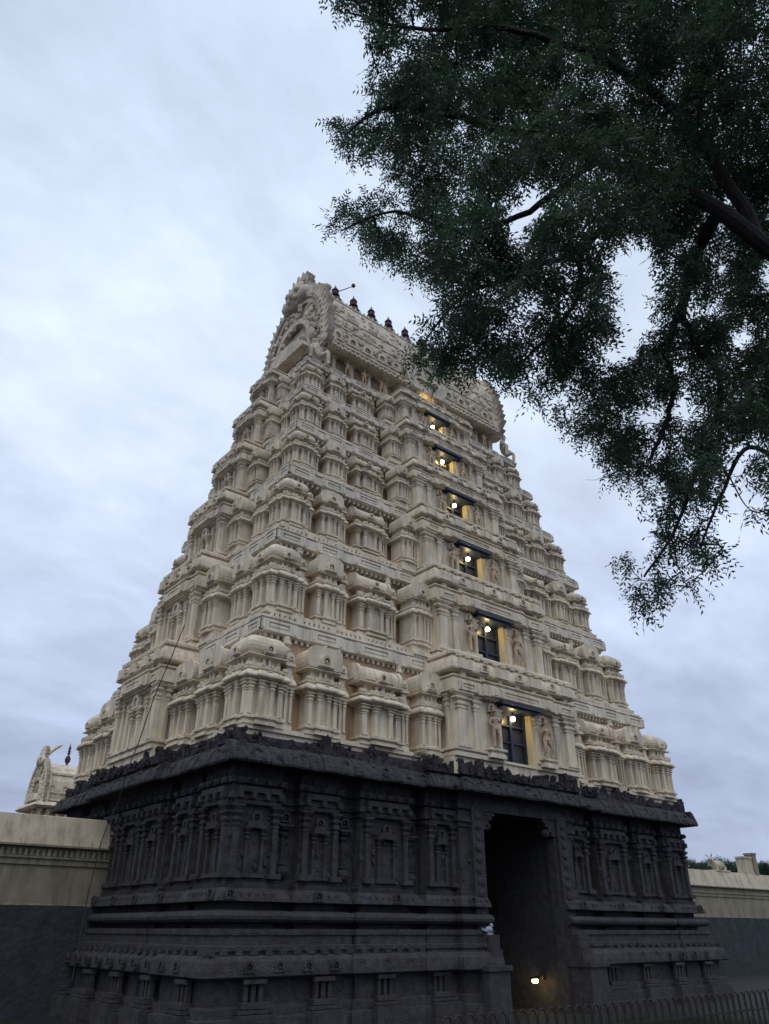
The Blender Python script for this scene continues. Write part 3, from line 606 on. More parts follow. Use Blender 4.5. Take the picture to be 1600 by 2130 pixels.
# horseshoe gable ends with flame border and horned face
def gable():                               # local: faces -y, x across, plane y=0, z in tower heights minus 25.5
    mb = MB()
    G = [(-2.55, 0), (-3.0, .05), (-3.15, .6), (-3.0, 1.6), (-2.95, 2.4), (-2.75, 3.3), (-2.35, 4.2), (-1.75, 4.9), (-1.05, 5.35), (0, 5.55)]
    G = G + [(-a, b) for a, b in G[-2::-1]]
    mb.ext(G, 1, -.10, .45)
    inner = [(a * .80, .25 + b * .84) for a, b in G]; mid = [(a * .90, .08 + b * .93) for a, b in G]
    for (ra, rb, y0) in ((G, mid, -.34), (mid, inner, -.22)):
        n = len(ra); mb.ext(ra + rb[::-1], 1, y0, .0)
    deep = [(a * .52, .5 + b * .50) for a, b in G]
    mb.ext([(a * .60, .4 + b * .58) for a, b in G] + deep[::-1], 1, -.40, .0)
    mb.mi = 1; mb.ext([(a * .40, .5 + b * .36) for a, b in G], 1, -.14, -.08); mb.mi = 0
    # hood over the lower opening
    mb.ext([(-1.7, .9), (-1.2, 1.35), (0, 1.6), (1.2, 1.35), (1.7, .9), (1.8, .6), (-1.8, .6)], 1, -.75, -.1)
    for i in range(len(G) - 1):            # flame leaves
        a, b = G[i], G[i + 1]; ln = math.hypot(b[0] - a[0], b[1] - a[1]); nst = max(1, int(ln / .34))
        for j in range(nst):
            t = (j + .5) / nst; x = a[0] + (b[0] - a[0]) * t; z = a[1] + (b[1] - a[1]) * t; nx, nz = (a[1] - b[1]) / ln, -(a[0] - b[0]) / ln
            if i == 0 or i == len(G) - 2: continue
            if nx * x < 0 and abs(x) > .6: nx, nz = -nx, -nz
            if z > 3 and nz < 0: nx, nz = -nx, -nz
            s = .40 * random.uniform(.8, 1.2)
            tip = (x + nx * s + 0, z + nz * s + .22)
            tx, tz = (b[0] - a[0]) / ln * .19, (b[1] - a[1]) / ln * .19
            mb.ext([(x - tx, z - tz), (x + tx, z + tz), (x + tx * .5 + nx * s * .6, z + tz * .5 + nz * s * .6 + .05), tip], 1, -.30, .12)
            mb.ball((x - nx * .12, -.32, z - nz * .12), (.15, .10, .17), 6, 4, .2)
    random.seed(9)
    for i in range(110):
        t = random.uniform(0, math.pi); rr = random.uniform(.55, .95); x = 2.9 * rr * math.cos(t); z = .6 + 4.7 * rr * math.sin(t)
        r = random.uniform(.08, .19); mb.ball((x, -.22 - random.uniform(0, .12), z), (r, r * .8, r * 1.2), 6, 4, .25)
    for x_ in (-1.9, 1.9):
        mb.ball((x_, -.3, 1.5), (.28, .22, .5), 8, 5); mb.ball((x_, -.34, 2.15), (.16, .16, .2), 8, 5)
    # kirtimukha: jaw, cheeks, bulging eyes, crest of flames and the horn that curls inwards
    mb.smooth = True
    mb.ball((0, -.15, 5.7), (1.15, .55, .85), 14, 8, .05); mb.ball((0, -.10, 6.35), (.85, .5, .62), 12, 7, .05)
    for s_ in (-1, 1): mb.ball((s_ * .42, -.6, 5.9), (.26, .2, .24), 8, 6); mb.ball((s_ * .95, -.25, 5.5), (.4, .4, .5), 8, 6, .1); mb.ball((s_ * .3, -.55, 5.35), (.2, .2, .16), 8, 5)
    mb.ball((0, -.68, 5.62), (.2, .22, .28), 8, 6)
    mb.smooth = False
    for i in range(9):
        a = R_(-8 + 196 * i / 8); x, z = .95 * math.cos(a), 6.15 + .75 * math.sin(a)
        mb.ext([(x - .17, z - .05), (x + .17, z - .05), (x + .1 + .1 * math.cos(a), z + .3), (x + .32 * math.cos(a), z + .42 + .22 * math.sin(a))], 1, -.35, .1)
    # horn: a broad curved shield reaching back over the ridge (+y)
    hs = []
    for y_, zc_, hw_, hh_ in ((.1, 6.2, .55, .45), (.45, 6.75, .60, .40), (.85, 7.2, .62, .36), (1.3, 7.58, .60, .30), (1.6, 7.78, .48, .22), (1.8, 7.86, .30, .12), (1.88, 7.88, .10, .04)):
        hs.append([(hw_ * math.cos(2 * math.pi * i / 10), y_, zc_ + hh_ * math.sin(2 * math.pi * i / 10)) for i in range(10)])
    mb.smooth = True; mb.rings(hs); mb.smooth = False
    return mb
GM = gable().mesh('gable_end', [M['cream'], M['tan']])
obj('gable_end', GM, T, (-6.45, 0, 25.5), frame('l'), (.96, 1, .925)); obj('gable_end', GM, T, (6.0, 0, 25.5), frame('r'), (.95, 1, .92))
# pot finials along the ridge
km = MB(); km.smooth = True
km.lathe(0, 0, [(.20, 0), (.20, .06), (.10, .12), (.10, .16), (.22, .22), (.32, .36), (.35, .50), (.30, .64), (.18, .76), (.10, .82), (.09, .90), (.22, .95), (.22, .99), (.10, 1.02), (.17, 1.10), (.17, 1.20), (.07, 1.28), (.18, 1.33), (.17, 1.38), (.10, 1.50), (.04, 1.66), (.01, 1.80)], 12)
KM = km.mesh('pot_finial', [M['copper']])
for i in range(-3, 4):
    f = obj('pot_finial', KM, T, (i * 1.36 - .12, 0, 31.58), 0, (1.3, 1.3, 1.05))
    if i == -3:
        rm = MB(); rm.tube([(0.05, 0, 1.3), (.75, -.35, 2.0)], [.03, .02], 6); rm.box(.68, .82, -.42, -.3, 1.95, 2.12); obj('lightning_rod', rm.mesh('lightning_rod', [M['cable']]), f)

# ------------------------------------------------------------------ the stone base
PW = 2.0                                  # half width of the passage
def half_plan(sg, o0=0):
    """plan of the left half (sg=-1) or its mirror image, rectilinear with stepped bays"""
    xs = [(-11.5, -6.85), (-9.95, -6.85), (-9.95, -6.5), (-9.15, -6.5), (-9.15, -6.8), (-7.8, -6.8), (-7.8, -6.5), (-6.95, -6.5), (-6.95, -6.9), (-5.0, -6.9), (-5.0, -6.5), (-4.25, -6.5), (-4.25, -6.95), (-3.0, -6.95), (-3.0, -7.25), (-PW, -7.25), (-PW, 6.5)]
    left = [(-11.5, 6.85), (-11.5, 5.3), (-11.1, 5.3), (-11.1, 4.6), (-11.35, 4.6), (-11.35, 3.3), (-11.1, 3.3), (-11.1, 2.6), (-11.4, 2.6), (-11.4, -2.6), (-11.1, -2.6), (-11.1, -3.3), (-11.35, -3.3), (-11.35, -4.6), (-11.1, -4.6), (-11.1, -5.3), (-11.5, -5.3)]
    P = xs + [(-PW, 6.85)][:0] + left
    P[len(xs) - 1] = (-PW, 6.85)
    n = len(P); fl = []
    for i in range(n):
        a, b = P[i], P[(i + 1) % n]; fl.append(0.0 if (abs(a[0] + PW) < 1e-6 and abs(b[0] + PW) < 1e-6) else 1.0)
    poly = [(x, y, f) for (x, y), f in zip(P, fl)]
    if sg > 0:
        m = [(-x, y) for x, y in P][::-1]; nf = []
        for i in range(n):
            a, b = m[i], m[(i + 1) % n]; nf.append(0.0 if (abs(a[0] - PW) < 1e-6 and abs(b[0] - PW) < 1e-6) else 1.0)
        poly = [(x, y, f) for (x, y), f in zip(m, nf)]
    return poly
PROF = [(1.25, -2.3), (1.25, -1.95), (1.05, -1.93), (1.05, -1.72), (.80, -1.68), (.80, -1.12), (1.18, -1.10), (1.28, -1.06), (1.27, -.92), (1.20, -.74), (1.02, -.62), (.78, -.60), (.78, -.52), (.84, -.51), (.84, -.40), (.62, -.38), (.62, -.17), (.68, -.15), (.68, -.02), (.36, 0.0), (.06, .01), (.06, .11), (.42, .15), (.52, .22), (.54, .30), (.48, .38), (.28, .43), (.00, .45), (.00, .62), (.44, .64), (.42, .72), (.32, .86), (.22, .94), (.12, .96), (.12, 1.08), (.05, 1.10), (.05, 1.20), (0, 1.22), (0, 3.05), (.06, 3.07), (.06, 3.20), (.14, 3.22), (.14, 3.38), (.06, 3.40), (.06, 3.62), (.16, 3.64), (.16, 3.80), (.05, 3.82), (.05, 4.25)]
PROF = [(o * (.62 if z < .05 else .85 if z < 1.0 else 1.0), z if z > -2.2 else -2.6) for o, z in PROF]
mb = MB()
for sg in (-1, 1): loft_plan(mb, half_plan(sg), PROF)
mb.box(-PW, PW, -7.0, 6.8, 3.66, 4.3)       # ceiling over the passage
mb.box(-3.0, 3.0, -7.32, -7.0, 3.70, 4.25); mb.box(-2.4, 2.4, -7.40, -7.32, 3.62, 3.9)
stone = obj('stone_base', mb.mesh('stone_base', [M['stone']]), T)
# pilasters, niches, pot-and-pilaster panels as carving on the same wall
mb = MB()
def wall_bay(side, plane, c, w, z0=1.22, z1=3.07, niche=True):
    mb.M = Matrix.Rotation(frame(side), 4, 'Z') @ Matrix.Translation((c, -plane, 0))
    for s_ in (-1, 1):
        pilaster(mb, s_ * w * .42, 0, .17, z0, z1, .14)
        mb.box(s_ * w * .42 - .2, s_ * w * .42 + .2, -.24, .0, z0 - .02, z0 + .12)
    if niche:
        for s_ in (-1, 1): pilaster(mb, s_ * w * .17, 0, .09, z0 + .05, z0 + 1.25, .10)
        mb.box(-w * .22, w * .22, -.18, 0, z0 + 1.25, z0 + 1.32); mb.box(-w * .17, w * .17, -.13, 0, z0 + 1.32, z0 + 1.42)
        mb.kudu(0, -.02, z0 + 1.55, .16, .10); mb.box(-w * .24, w * .24, -.14, 0, z0 - .0, z0 + .1)
    mb.box(-w * .5, w * .5, -.16, 0, z1 + .02, z1 + .13); mb.box(-w * .46, w * .46, -.24, 0, z1 + .33, z1 + .48)
    nb = max(3, int(w / .35))
    for i in range(nb):
        x = -w * .45 + w * .9 * i / (nb - 1); mb.box(x - .07, x + .07, -.30, 0, z1 + .16, z1 + .33); mb.ball((x, -.22, z1 + .62), (.09, .12, .1), 6, 4, .2)
    mb.M = Matrix.Identity(4)
def pot_panel(side, plane, c):
    mb.M = Matrix.Rotation(frame(side), 4, 'Z') @ Matrix.Translation((c, -plane, 0))
    mb.lathe(0, -.02, [(.12, 1.25), (.20, 1.32), (.24, 1.42), (.20, 1.52), (.10, 1.58), (.14, 1.62), (.07, 1.66), (.07, 2.35), (.12, 2.38), (.16, 2.44), (.08, 2.5), (.20, 2.56), (.20, 2.62)], 8)
    mb.box(-.24, .24, -.24, 0, 2.62, 2.70); mb.kudu(0, -.08, 2.88, .17, .08); mb.M = Matrix.Identity(4)
for sg in (-1, 1):
    for c, w, p in ((-10.72, 1.5, 6.85), (-8.47, 1.3, 6.80), (-5.97, 1.85, 6.9), (-3.62, 1.2, 6.95)): wall_bay('f', p, sg * -c, w)
    for c in (-9.55, -7.37, -4.62): pot_panel('f', 6.5, sg * -c)
for side in 'lr':
    for s_ in (-1, 1):
        wall_bay(side, 11.5, s_ * 6.07, 1.5); wall_bay(side, 11.35, s_ * 3.95, 1.25); pot_panel(side, 11.1, s_ * 4.95); pot_panel(side, 11.1, s_ * 2.95); wall_bay(side, 11.4, s_ * 1.75, 1.5)
    wall_bay(side, 11.4, 0, 1.6)
# dentil blocks and dwarf pillars along the plinth
for side, half, oth in (('f', 11.5, 6.85), ('l', 6.85, 11.5), ('r', 6.85, 11.5)):
    mb.M = Matrix.Rotation(frame(side), 4, 'Z')
    n = int(half * 2 / .42)
    for i in range(n + 1):
        x = -half - .6 + (2 * half + 1.2) * i / n
        if side == 'f' and abs(x) < PW + .75: continue
        mb.box(x - .10, x + .10, -oth - .60, -oth - .45, -.60, -.50)
    step = 2.15
    m_ = int((half + .6) / step)
    for i in range(-m_, m_ + 1):
        x = i * step
        if side == 'f' and abs(x) < 3.2: continue
        y = -oth - .56
        mb.box(x - .55, x + .55, y - .46, y, -2.6, -1.86); mb.box(x - .5, x + .5, y - .34, y, -1.84, -1.76); mb.box(x - .42, x + .42, y - .30, y, -1.74, -1.62)
        for dx in (-.22, 0, .22): mb.box(x + dx - .06, x + dx + .06, y - .12, y, -1.62, -1.14)
        mb.box(x - .33, x + .33, y - .2, y, -1.22, -1.12)
    for i in range(int(half * 2 / .9)):
        x = -half + .5 + .9 * i
        if side == 'f' and abs(x) < PW + 1.2: continue
        mb.kudu(x, -oth - .77, -.86, .15, .06)
    mb.M = Matrix.Identity(4)
random.seed(14)
def plane_y(x):
    ax_ = abs(x)
    for a_, b_, y_ in ((9.95, 11.5, 6.85), (7.8, 9.15, 6.8), (5.0, 6.95, 6.9), (3.0, 4.25, 6.95), (1.9, 3.0, 7.25)):
        if a_ <= ax_ <= b_: return y_
    return 6.5
def plane_x(y):
    ay = abs(y)
    for a_, b_, y_ in ((5.3, 6.85, 11.5), (3.3, 4.6, 11.35), (0, 2.6, 11.4)):
        if a_ <= ay <= b_: return y_
    return 11.1
for side, half, fn in (('f', 11.5, plane_y), ('l', 6.85, plane_x), ('r', 6.85, plane_x)):
    mb.M = Matrix.Rotation(frame(side), 4, 'Z')
    def clear(x): return not (side == 'f' and abs(x) < PW + .1)
    for i in range(int(half * 2 / .028)):          # shallow figure and foliage relief
        x = random.uniform(-half, half); z = random.choice((random.uniform(1.3, 3.0), random.uniform(3.0, 4.05), random.uniform(1.0, 4.0)))
        if clear(x): r = random.uniform(.03, .085); mb.ball((x, -fn(x) - .01, z), (r, r * .9, r * random.uniform(.8, 1.7)), 5, 3, .3)
    for z, o_, st, r in ((.80, .36, .24, .07), (-.46, .53, .30, .06), (-.10, .42, .20, .035), (3.48, .07, .19, .06), (3.92, .06, .26, .08)):
        n_ = int(half * 2 / st)
        for i in range(n_):
            x = -half + half * 2 * (i + .5) / n_
            if clear(x): mb.ball((x, -fn(x) - o_ * (.85 if z > 0 else 1.0), z), (r, r * .8, r * 1.1), 6, 3, .2)
    for i in range(9):                              # weathered chips and corner leaves on the plinth
        x = -half + half * 2 * i / 8
        if clear(x): mb.kudu(x, -fn(x) - .34, .80, .16, .06)
    mb.M = Matrix.Identity(4)
obj('carved_pilasters', mb.mesh('carved_pilasters', [M['stone']]), stone)
# doorway: jambs, brackets, balustrade blocks
for s_ in (-1, 1):
    mb = MB()
    x0, x1 = sorted((s_ * (PW - .0), s_ * (PW + .55)))
    mb.box(x0 + (0 if s_ < 0 else .002), x1 - (0 if s_ > 0 else .002), -7.46, -7.24, -.6, 3.72)
    for j in range(12): mb.ball((s_ * (PW + .28), -7.47, -.3 + .34 * j), (.17, .06, .13), 7, 4, .15)
    x0, x1 = sorted((s_ * (PW - .07), s_ * (PW + .06))); mb.box(x0, x1, -7.30, -6.9, -2.6, 3.0)
    for q, zz in ((.12, 3.05), (.26, 3.2), (.42, 3.36), (.58, 3.5)):
        x0, x1 = sorted((s_ * (PW - q - .12), s_ * (PW + .1))); mb.box(x0, x1, -7.36, -6.85, zz, zz + .155)
    mb.ball((s_ * (PW - .42), -7.2, 3.15), (.13, .16, .16), 7, 5, .2)
    x0, x1 = sorted((s_ * (PW + .02), s_ * (PW + .95))); mb.box(x0, x1, -8.25, -7.3, -2.6, -1.12); mb.box(x0 - .06, x1 + .06, -8.32, -7.25, -1.12, -.98)
    x0, x1 = sorted((s_ * (PW + .02), s_ * (PW + .5))); mb.box(x0, x1, -8.0, -7.48, -.98, -.55); mb.box(x0, x1, -7.9, -7.48, -.55, -.15)
    obj('door_jamb', mb.mesh('door_jamb', [M['stone']]), stone)
mb = MB(); mb.box(-PW - .1, PW + .1, 4.2, 4.4, -2.6, 3.7)  # added panel shutting daylight out of the passage's far end
for x in (-1.2, -.6, 0, .6, 1.2): mb.box(x - .04, x + .04, 4.12, 4.2, -2.1, 3.6)
for z in (-1, 0, 1, 2, 3): mb.box(-PW, PW, 4.13, 4.2, z, z + .12)
obj('passage_light_block', mb.mesh('passage_light_block', [M['bark']]), stone)
# eave
EV = [(-12.0, -7.52), (-4.7, -7.52), (-4.7, -7.70), (-3.35, -7.70), (-3.35, -7.92), (3.35, -7.92), (3.35, -7.70), (4.7, -7.70), (4.7, -7.52), (12.0, -7.52), (12.0, -3.0), (12.2, -3.0), (12.2, 3.0), (12.0, 3.0), (12.0, 7.52), (-12.0, 7.52), (-12.0, 3.0), (-12.25, 3.0), (-12.25, -3.0), (-12.0, -3.0)]
EVP = [(x, y, 1.0) for x, y in EV]
mb = MB(); loft_plan(mb, EVP, [(-.95, 4.02), (-.95, 4.18), (-.35, 4.24), (-.06, 4.15), (0, 4.15), (.02, 4.19), (-.01, 4.32), (-.10, 4.50), (-.22, 4.64), (-.38, 4.74), (-.55, 4.78), (-.55, 4.92), (-.78, 5.06), (-.78, 5.24), (-1.0, 5.26)])
for side, half, oth in (('f', 12.0, 7.52), ('l', 7.52, 12.0), ('r', 7.52, 12.0)):
    mb.M = Matrix.Rotation(frame(side), 4, 'Z'); n = int(half * 2 / 1.6)
    for i in range(n):
        x = -half + 2 * half * (i + .5) / n; e_ = .2 if side == 'f' and abs(x) < 4.7 else 0
        if side == 'f' and abs(x) < 3.3: e_ = .4
        if side != 'f' and abs(x) < 3: e_ = .23
        mb.kudu(x, -oth - e_ + .08, 4.42, .17, .05); mb.box(x - .5, x - .3, -oth - e_ + .0, -oth - e_ + .15, 4.22, 4.27); mb.box(x + .3, x + .5, -oth - e_, -oth - e_ + .15, 4.22, 4.27)
    mb.M = Matrix.Identity(4)
random.seed(12)
KP = [(.0, 4.15), (.02, 4.19), (-.01, 4.32), (-.10, 4.50), (-.22, 4.64), (-.38, 4.74)]
for side, half, oth in (('f', 12.0, 7.52), ('l', 7.52, 12.0), ('r', 7.52, 12.0)):
    mb.M = Matrix.Rotation(frame(side), 4, 'Z'); x = -half + .02
    while x < half - .15:
        wd = random.uniform(.14, .5); x1 = min(x + wd, half - .02); xm = (x + x1) / 2; e_ = 0
        if side == 'f': e_ = .4 if abs(xm) < 3.35 else .18 if abs(xm) < 4.7 else 0
        elif abs(xm) < 3: e_ = .23
        d_ = random.uniform(.004, .05); dz = random.uniform(-.03, .01)
        mb.ext([(-oth - e_ - o_ - d_, z_ + (dz if j == 0 else 0)) for j, (o_, z_) in enumerate(KP)] + [(-oth - e_ + .5, 4.72), (-oth - e_ + .3, 4.20)], 0, x, x1 - random.uniform(.0, .035))
        if wd > .28:
            for q in range(4): r = random.uniform(.03, .06); t = random.random(); mb.ball((random.uniform(x, x1), -oth - e_ - .03 + .30 * t * t, 4.24 + .45 * t), (r * 1.4, r * .8, r), 6, 3, .3)
        x = x1
    for i in range(int(half * 2 / .16)):
        x = -half + .08 + .16 * i; e_ = 0
        if side == 'f': e_ = .4 if abs(x) < 3.35 else .18 if abs(x) < 4.7 else 0
        elif abs(x) < 3: e_ = .23
        mb.box(x - .05, x + .04, -oth - e_ - .015, -oth - e_ + .1, 4.125, 4.165)
    mb.M = Matrix.Identity(4)
eave = obj('stone_eave', mb.mesh('stone_eave', [M['stone']]), T)
# crumbling carved frieze on top of the eave
mb = MB(); random.seed(3)
fo = []
for o_, z_ in ((-.04, 4.40), (-.02, 4.66), (-.10, 4.96), (-.22, 5.02)):
    A_, B_ = offs(EVP, -.36 + o_), offs(EVP, -.16 + o_); n_ = len(EV); rg = []
    for i in range(n_):
        bay = abs(EV[i][0]) < 4.8 and EV[i][1] < 0 or (abs(EV[i][0]) > 12.1)
        rg.append((*(B_[i] if bay else A_[i]), z_))
    fo.append(rg)
mb.rings(fo); ringa = offs(EVP, -.42); ringb = offs(EVP, -.20)
for i in range(len(ringa)):
    e0, e1 = EV[i], EV[(i + 1) % len(EV)]; mx_, my_ = (e0[0] + e1[0]) / 2, (e0[1] + e1[1]) / 2
    ring = ringb if (my_ < -7 and abs(mx_) < 4.8) or (abs(mx_) > 11 and abs(my_) < 3.1) else ringa
    a, b = ring[i], ring[(i + 1) % len(ring)]; ln = math.hypot(b[0] - a[0], b[1] - a[1])
    if (a[1] > 7.0 - .7 and b[1] > 7 - .7): continue
    ang = math.atan2(b[1] - a[1], b[0] - a[0]); t = 0.0
    while t < ln:
        wd = random.uniform(.12, .34); x = a[0] + (b[0] - a[0]) * (t + wd / 2) / ln; y = a[1] + (b[1] - a[1]) * (t + wd / 2) / ln
        hgt = random.choice((.20, .28, .36, .44, .52)) * random.uniform(.8, 1.15) * (1 + .25 * math.sin(x * 1.3 + y))
        mb.M = Matrix.Translation((x, y, 4.70)) @ Matrix.Rotation(ang + random.uniform(-.12, .12), 4, 'Z')
        n_ = random.randint(4, 7); top = [(-wd / 2 + wd * i2 / (n_ - 1) + random.uniform(-.02, .02), hgt * (1 - 1.1 * abs(i2 / (n_ - 1) - .5) ** 1.4 * random.uniform(.3, 1.4)) + random.uniform(-.03, .03)) for i2 in range(n_)]
        mb.ext([(wd / 2, -.03), (-wd / 2, -.03)][::-1] + top[::-1], 1, -random.uniform(.05, .16), .10)
        for q in range(3): r = random.uniform(.03, .075); mb.ball((random.uniform(-wd, wd) * .45, -random.uniform(.06, .16), random.uniform(.02, hgt)), (r, r * .8, r * random.uniform(.8, 1.5)), 6, 4, .35)
        t += wd * random.uniform(.8, 1.05)
    mb.M = Matrix.Identity(4)
obj('crumbling_frieze', mb.mesh('crumbling_frieze', [M['moss']]), eave)

# ------------------------------------------------------------------ lamps
def sphere_me(name, r, m):
    b = MB(); b.smooth = True; b.ball((0, 0, 0), (r, r, r), 14, 8); return b.mesh(name, [m])
BULB = sphere_me('bulb', 1.0, M['bulb'])
hm = MB(); hm.lathe(0, 0, [(.035, .10), (.045, .12), (.045, .22), (.02, .24)], 8); HOLD = hm.mesh('holder', [M['cable']])
words7 = ['lowest', 'second', 'third', 'fourth', 'fifth', 'sixth']
for k in range(7):
    if k < 6: yl = -BYF[k] + .10 + .16; zl = FB[k] + (BZ[k] - FB[k]) * .66 - .34; r = .092; nm = 'glowing round bulb hanging in the %s window opening of the tower, counted from below' % words7[k]
    else: yl = -2.8; zl = GF + .62; r = .085; nm = 'small glowing bulb in the topmost tower window, half hidden by leaves'
    o = thing('hanging_bulb', nm, 'lamp', (-.05, yl, Z0 + zl), 'lit bulbs in the tower windows')
    obj('bulb', BULB, o, (0, 0, 0), 0, r); obj('holder', HOLD, o, (0, 0, r * .9 - .08))
gl = thing('gate_lamp', 'bright warm lamp glowing low inside the dark stone doorway', 'lamp', (1.50, -6.2, Z0 - 1.58))
b = MB(); b.box(-.17, .17, -.09, .09, .05, .12); obj('lamp_shade', b.mesh('lamp_shade', [M['iron']]), gl)
b = MB(); b.smooth = True; b.ball((0, 0, 0), (.14, .09, .08), 10, 6); obj('bulb', b.mesh('bulb', [M['lampg']]), gl)
b = MB(); b.box(.03, .42, -.02, .02, .12, .16); b.box(.36, .40, -.08, .08, .02, .26); obj('bracket', b.mesh('bracket', [M['iron']]), gl)
fg = thing('stone_bird', 'small pale plaster bird figure on the block left of the doorway', 'figurine', (-PW - .28, -7.7, Z0 - .15))
b = MB(); b.smooth = True; b.ball((0, 0, .14), (.16, .09, .10), 10, 7); b.ball((.12, 0, .26), (.06, .055, .07), 8, 6); b.smooth = False
b.ext([(.16, .25), (.24, .23), (.16, .28)], 1, -.015, .015); b.ext([(-.12, .12), (-.32, .20), (-.30, .12), (-.14, .08)], 1, -.04, .04); b.box(-.1, .1, -.06, .06, 0, .06)
obj('body', b.mesh('body', [M['pale']]), fg)

# ------------------------------------------------------------------ boundary walls
def bwall(name, label, xa, xb, y, top, dent):
    o = thing(name, label, 'wall', ((xa + xb) / 2, y, 0)); cx_ = (xa + xb) / 2
    a, b = xa - cx_, xb - cx_
    m = MB(); m.box(a, b, .10, .8, 0, Z0 + top - 2.75); obj('rubble_footing', m.mesh('rubble_footing', [M['walld']]), o)
    m = MB(); m.box(a, b, .12, .8, Z0 + top - 2.75, Z0 + top - 1.55)
    random.seed(int(abs(xa)))
    for i in range(int((b - a) / .25)):
        x = random.uniform(a, b); m.ball((x, .12, Z0 + top - 2.76), (random.uniform(.08, .25), .02, random.uniform(.02, .07)), 6, 4, .3)
    obj('lower_face', m.mesh('lower_face', [M['wallo']]), o)
    m = MB(); m.box(a, b, .06, .8, Z0 + top - 1.55, Z0 + top - 1.36); m.box(a, b, .0, .8, Z0 + top - 1.36, Z0 + top - 1.30); m.box(a, b, .10, .8, Z0 + top - 1.30, Z0 + top - 1.02)
    if dent:
        n = int((b - a) / .19)
        for i in range(n): m.box(a + .19 * i, a + .19 * i + .10, .01, .12, Z0 + top - 1.29, Z0 + top - 1.08)
    m.ext([(0, Z0 + top - 1.02), (-.10, Z0 + top - 1.0), (-.10, Z0 + top - .94), (.8, Z0 + top - .94), (.8, Z0 + top - 1.02)], 0, a, b)
    obj('cornice', m.mesh('cornice', [M['wallo']]), o)
    m = MB(); m.ext([(-.08, Z0 + top - .938), (.18, Z0 + top - .02), (.24, Z0 + top), (.76, Z0 + top), (.8, Z0 + top - .05), (.8, Z0 + top - .938)], 0, a, b)
    obj('coping', m.mesh('coping', [M['wallc']]), o)
    return o
bwall('boundary_wall', 'cream coped boundary wall with a toothed cornice, left of the tower', -40, -11.0, 1.75, 3.40, True)
bwall('boundary_wall', 'pale coped boundary wall running right of the tower', 11.0, 70, 1.75, 3.47, False)
# figures and pier on the right wall
bs = thing('bull_statue', 'small weathered bull statue lying on the right hand wall top', 'statue', (31.0, 2.3, Z0 + 3.47))
me = skin_mesh('bull', [(0, 0, .38), (.35, 0, .40), (.7, 0, .42), (-.3, 0, .36), (-.55, 0, .55), (-.75, 0, .78), (-.98, 0, .72), (-.3, -.2, .1), (-.55, -.22, .06), (.6, -.24, .12), (.35, -.28, .06), (.2, 0, .66), (.85, 0, .3), (.95, .05, .1)],
    [(0, 1), (1, 2), (0, 3), (3, 4), (4, 5), (5, 6), (3, 7), (7, 8), (2, 9), (9, 10), (0, 11), (2, 12), (12, 13)], [.30, .30, .24, .26, .18, .17, .09, .1, .08, .13, .08, .12, .06, .03], M['wallc'], 1)
obj('body', me, bs); b = MB(); b.box(-.9, 1.0, -.4, .4, -.01, .1)
for s_ in (-1, 1): b.tube([(-.75, s_ * .1, .9), (-.78, s_ * .22, 1.02), (-.74, s_ * .2, 1.15)], [.05, .035, .01], 6)
obj('plinth', b.mesh('plinth', [M['wallc']]), bs)
pr = thing('masonry_pier', 'square ochre masonry pier standing on the right hand wall top', 'pier', (34.9, 2.3, Z0 + 3.47))
b = MB(); b.box(-.75, .75, -.35, .3, -.01, .12); b.box(-.62, .62, -.28, .28, .12, 1.0); b.box(-.68, .68, -.34, .3, 1.0, 1.12); obj('shaft', b.mesh('shaft', [M['wallc']]), pr)
b = MB(); b.box(.58, 1.05, -.42, .2, -.01, 1.28); b.box(.52, 1.1, -.46, .24, 1.28, 1.40); obj('side_post', b.mesh('side_post', [M['wallo']]), pr)

# ------------------------------------------------------------------ little gateway tower far behind the left wall
D2 = thing('small_gateway_tower', 'small cream gateway tower with curled horn roof seen beyond the left wall', 'temple tower', (-1.75, 34.5, .45))
b = MB(); b.box(-4.3, 4.3, -2.0, 3.0, -.6, 7.2); b.rect(0, .5, [(4.1, 2.3, 7.2), (4.3, 2.5, 7.5), (4.1, 2.3, 7.8), (3.9, 2.2, 8.0), (3.9, 2.2, 8.3)]); obj('lower_storeys', b.mesh('lower_storeys', [M['wallc']]), D2)
b = MB(); b.mi = 1; b.box(-3.4, 3.4, -1.3, 2.1, 8.3, 9.6); b.mi = 0
for i in range(12):
    x = -3.4 + 6.8 * i / 11; pilaster(b, x, -1.3, .16, 8.3, 9.5, .16)
b.rect(0, .4, [(3.8, 2.1, 9.55), (4.0, 2.3, 9.7), (3.9, 2.2, 9.9), (3.6, 1.9, 10.0)])
for x_, s_ in ((-3.0, 1), (-2.2, -1), (-1.2, 1), (-.2, -1)): obj('guardian_statue', SM[s_], D2, (x_, -1.75, 8.3), 0, 1.0)
for y_ in (-.9, .3, 1.5): obj('guardian_statue', SM[1], D2, (-3.75, y_, 8.3), frame('l'), 1.0)
obj('storey', b.mesh('storey', [M['cream'], M['tan']]), D2)
b = MB(); b.ext([(.4 + u * 3.7, 9.95 + 3.0 * z) for u, z in HS], 0, -3.3, 3.3)
for i in range(-3, 4): b.kudu(i * .95, -1.3, 10.9, .36, .2)
b.box(-3.3, 3.3, -1.42, -1.2, 10.1, 10.25); b.box(-3.3, 3.3, -1.35, -1.1, 11.9, 12.05)
obj('barrel_roof', b.mesh('barrel_roof', [M['cream']]), D2)
for s_, sd_ in ((-1, 'l'), (1, 'r')): obj('gable_end', GM, D2, (s_ * 3.3, .4, 9.8), frame(sd_), (.66, .6, .58))
for i in (-1, 0, 1): obj('pot_finial', KM, D2, (i * 2.6 + 1.0, .4, 12.9), 0, (.62, .62, .95))

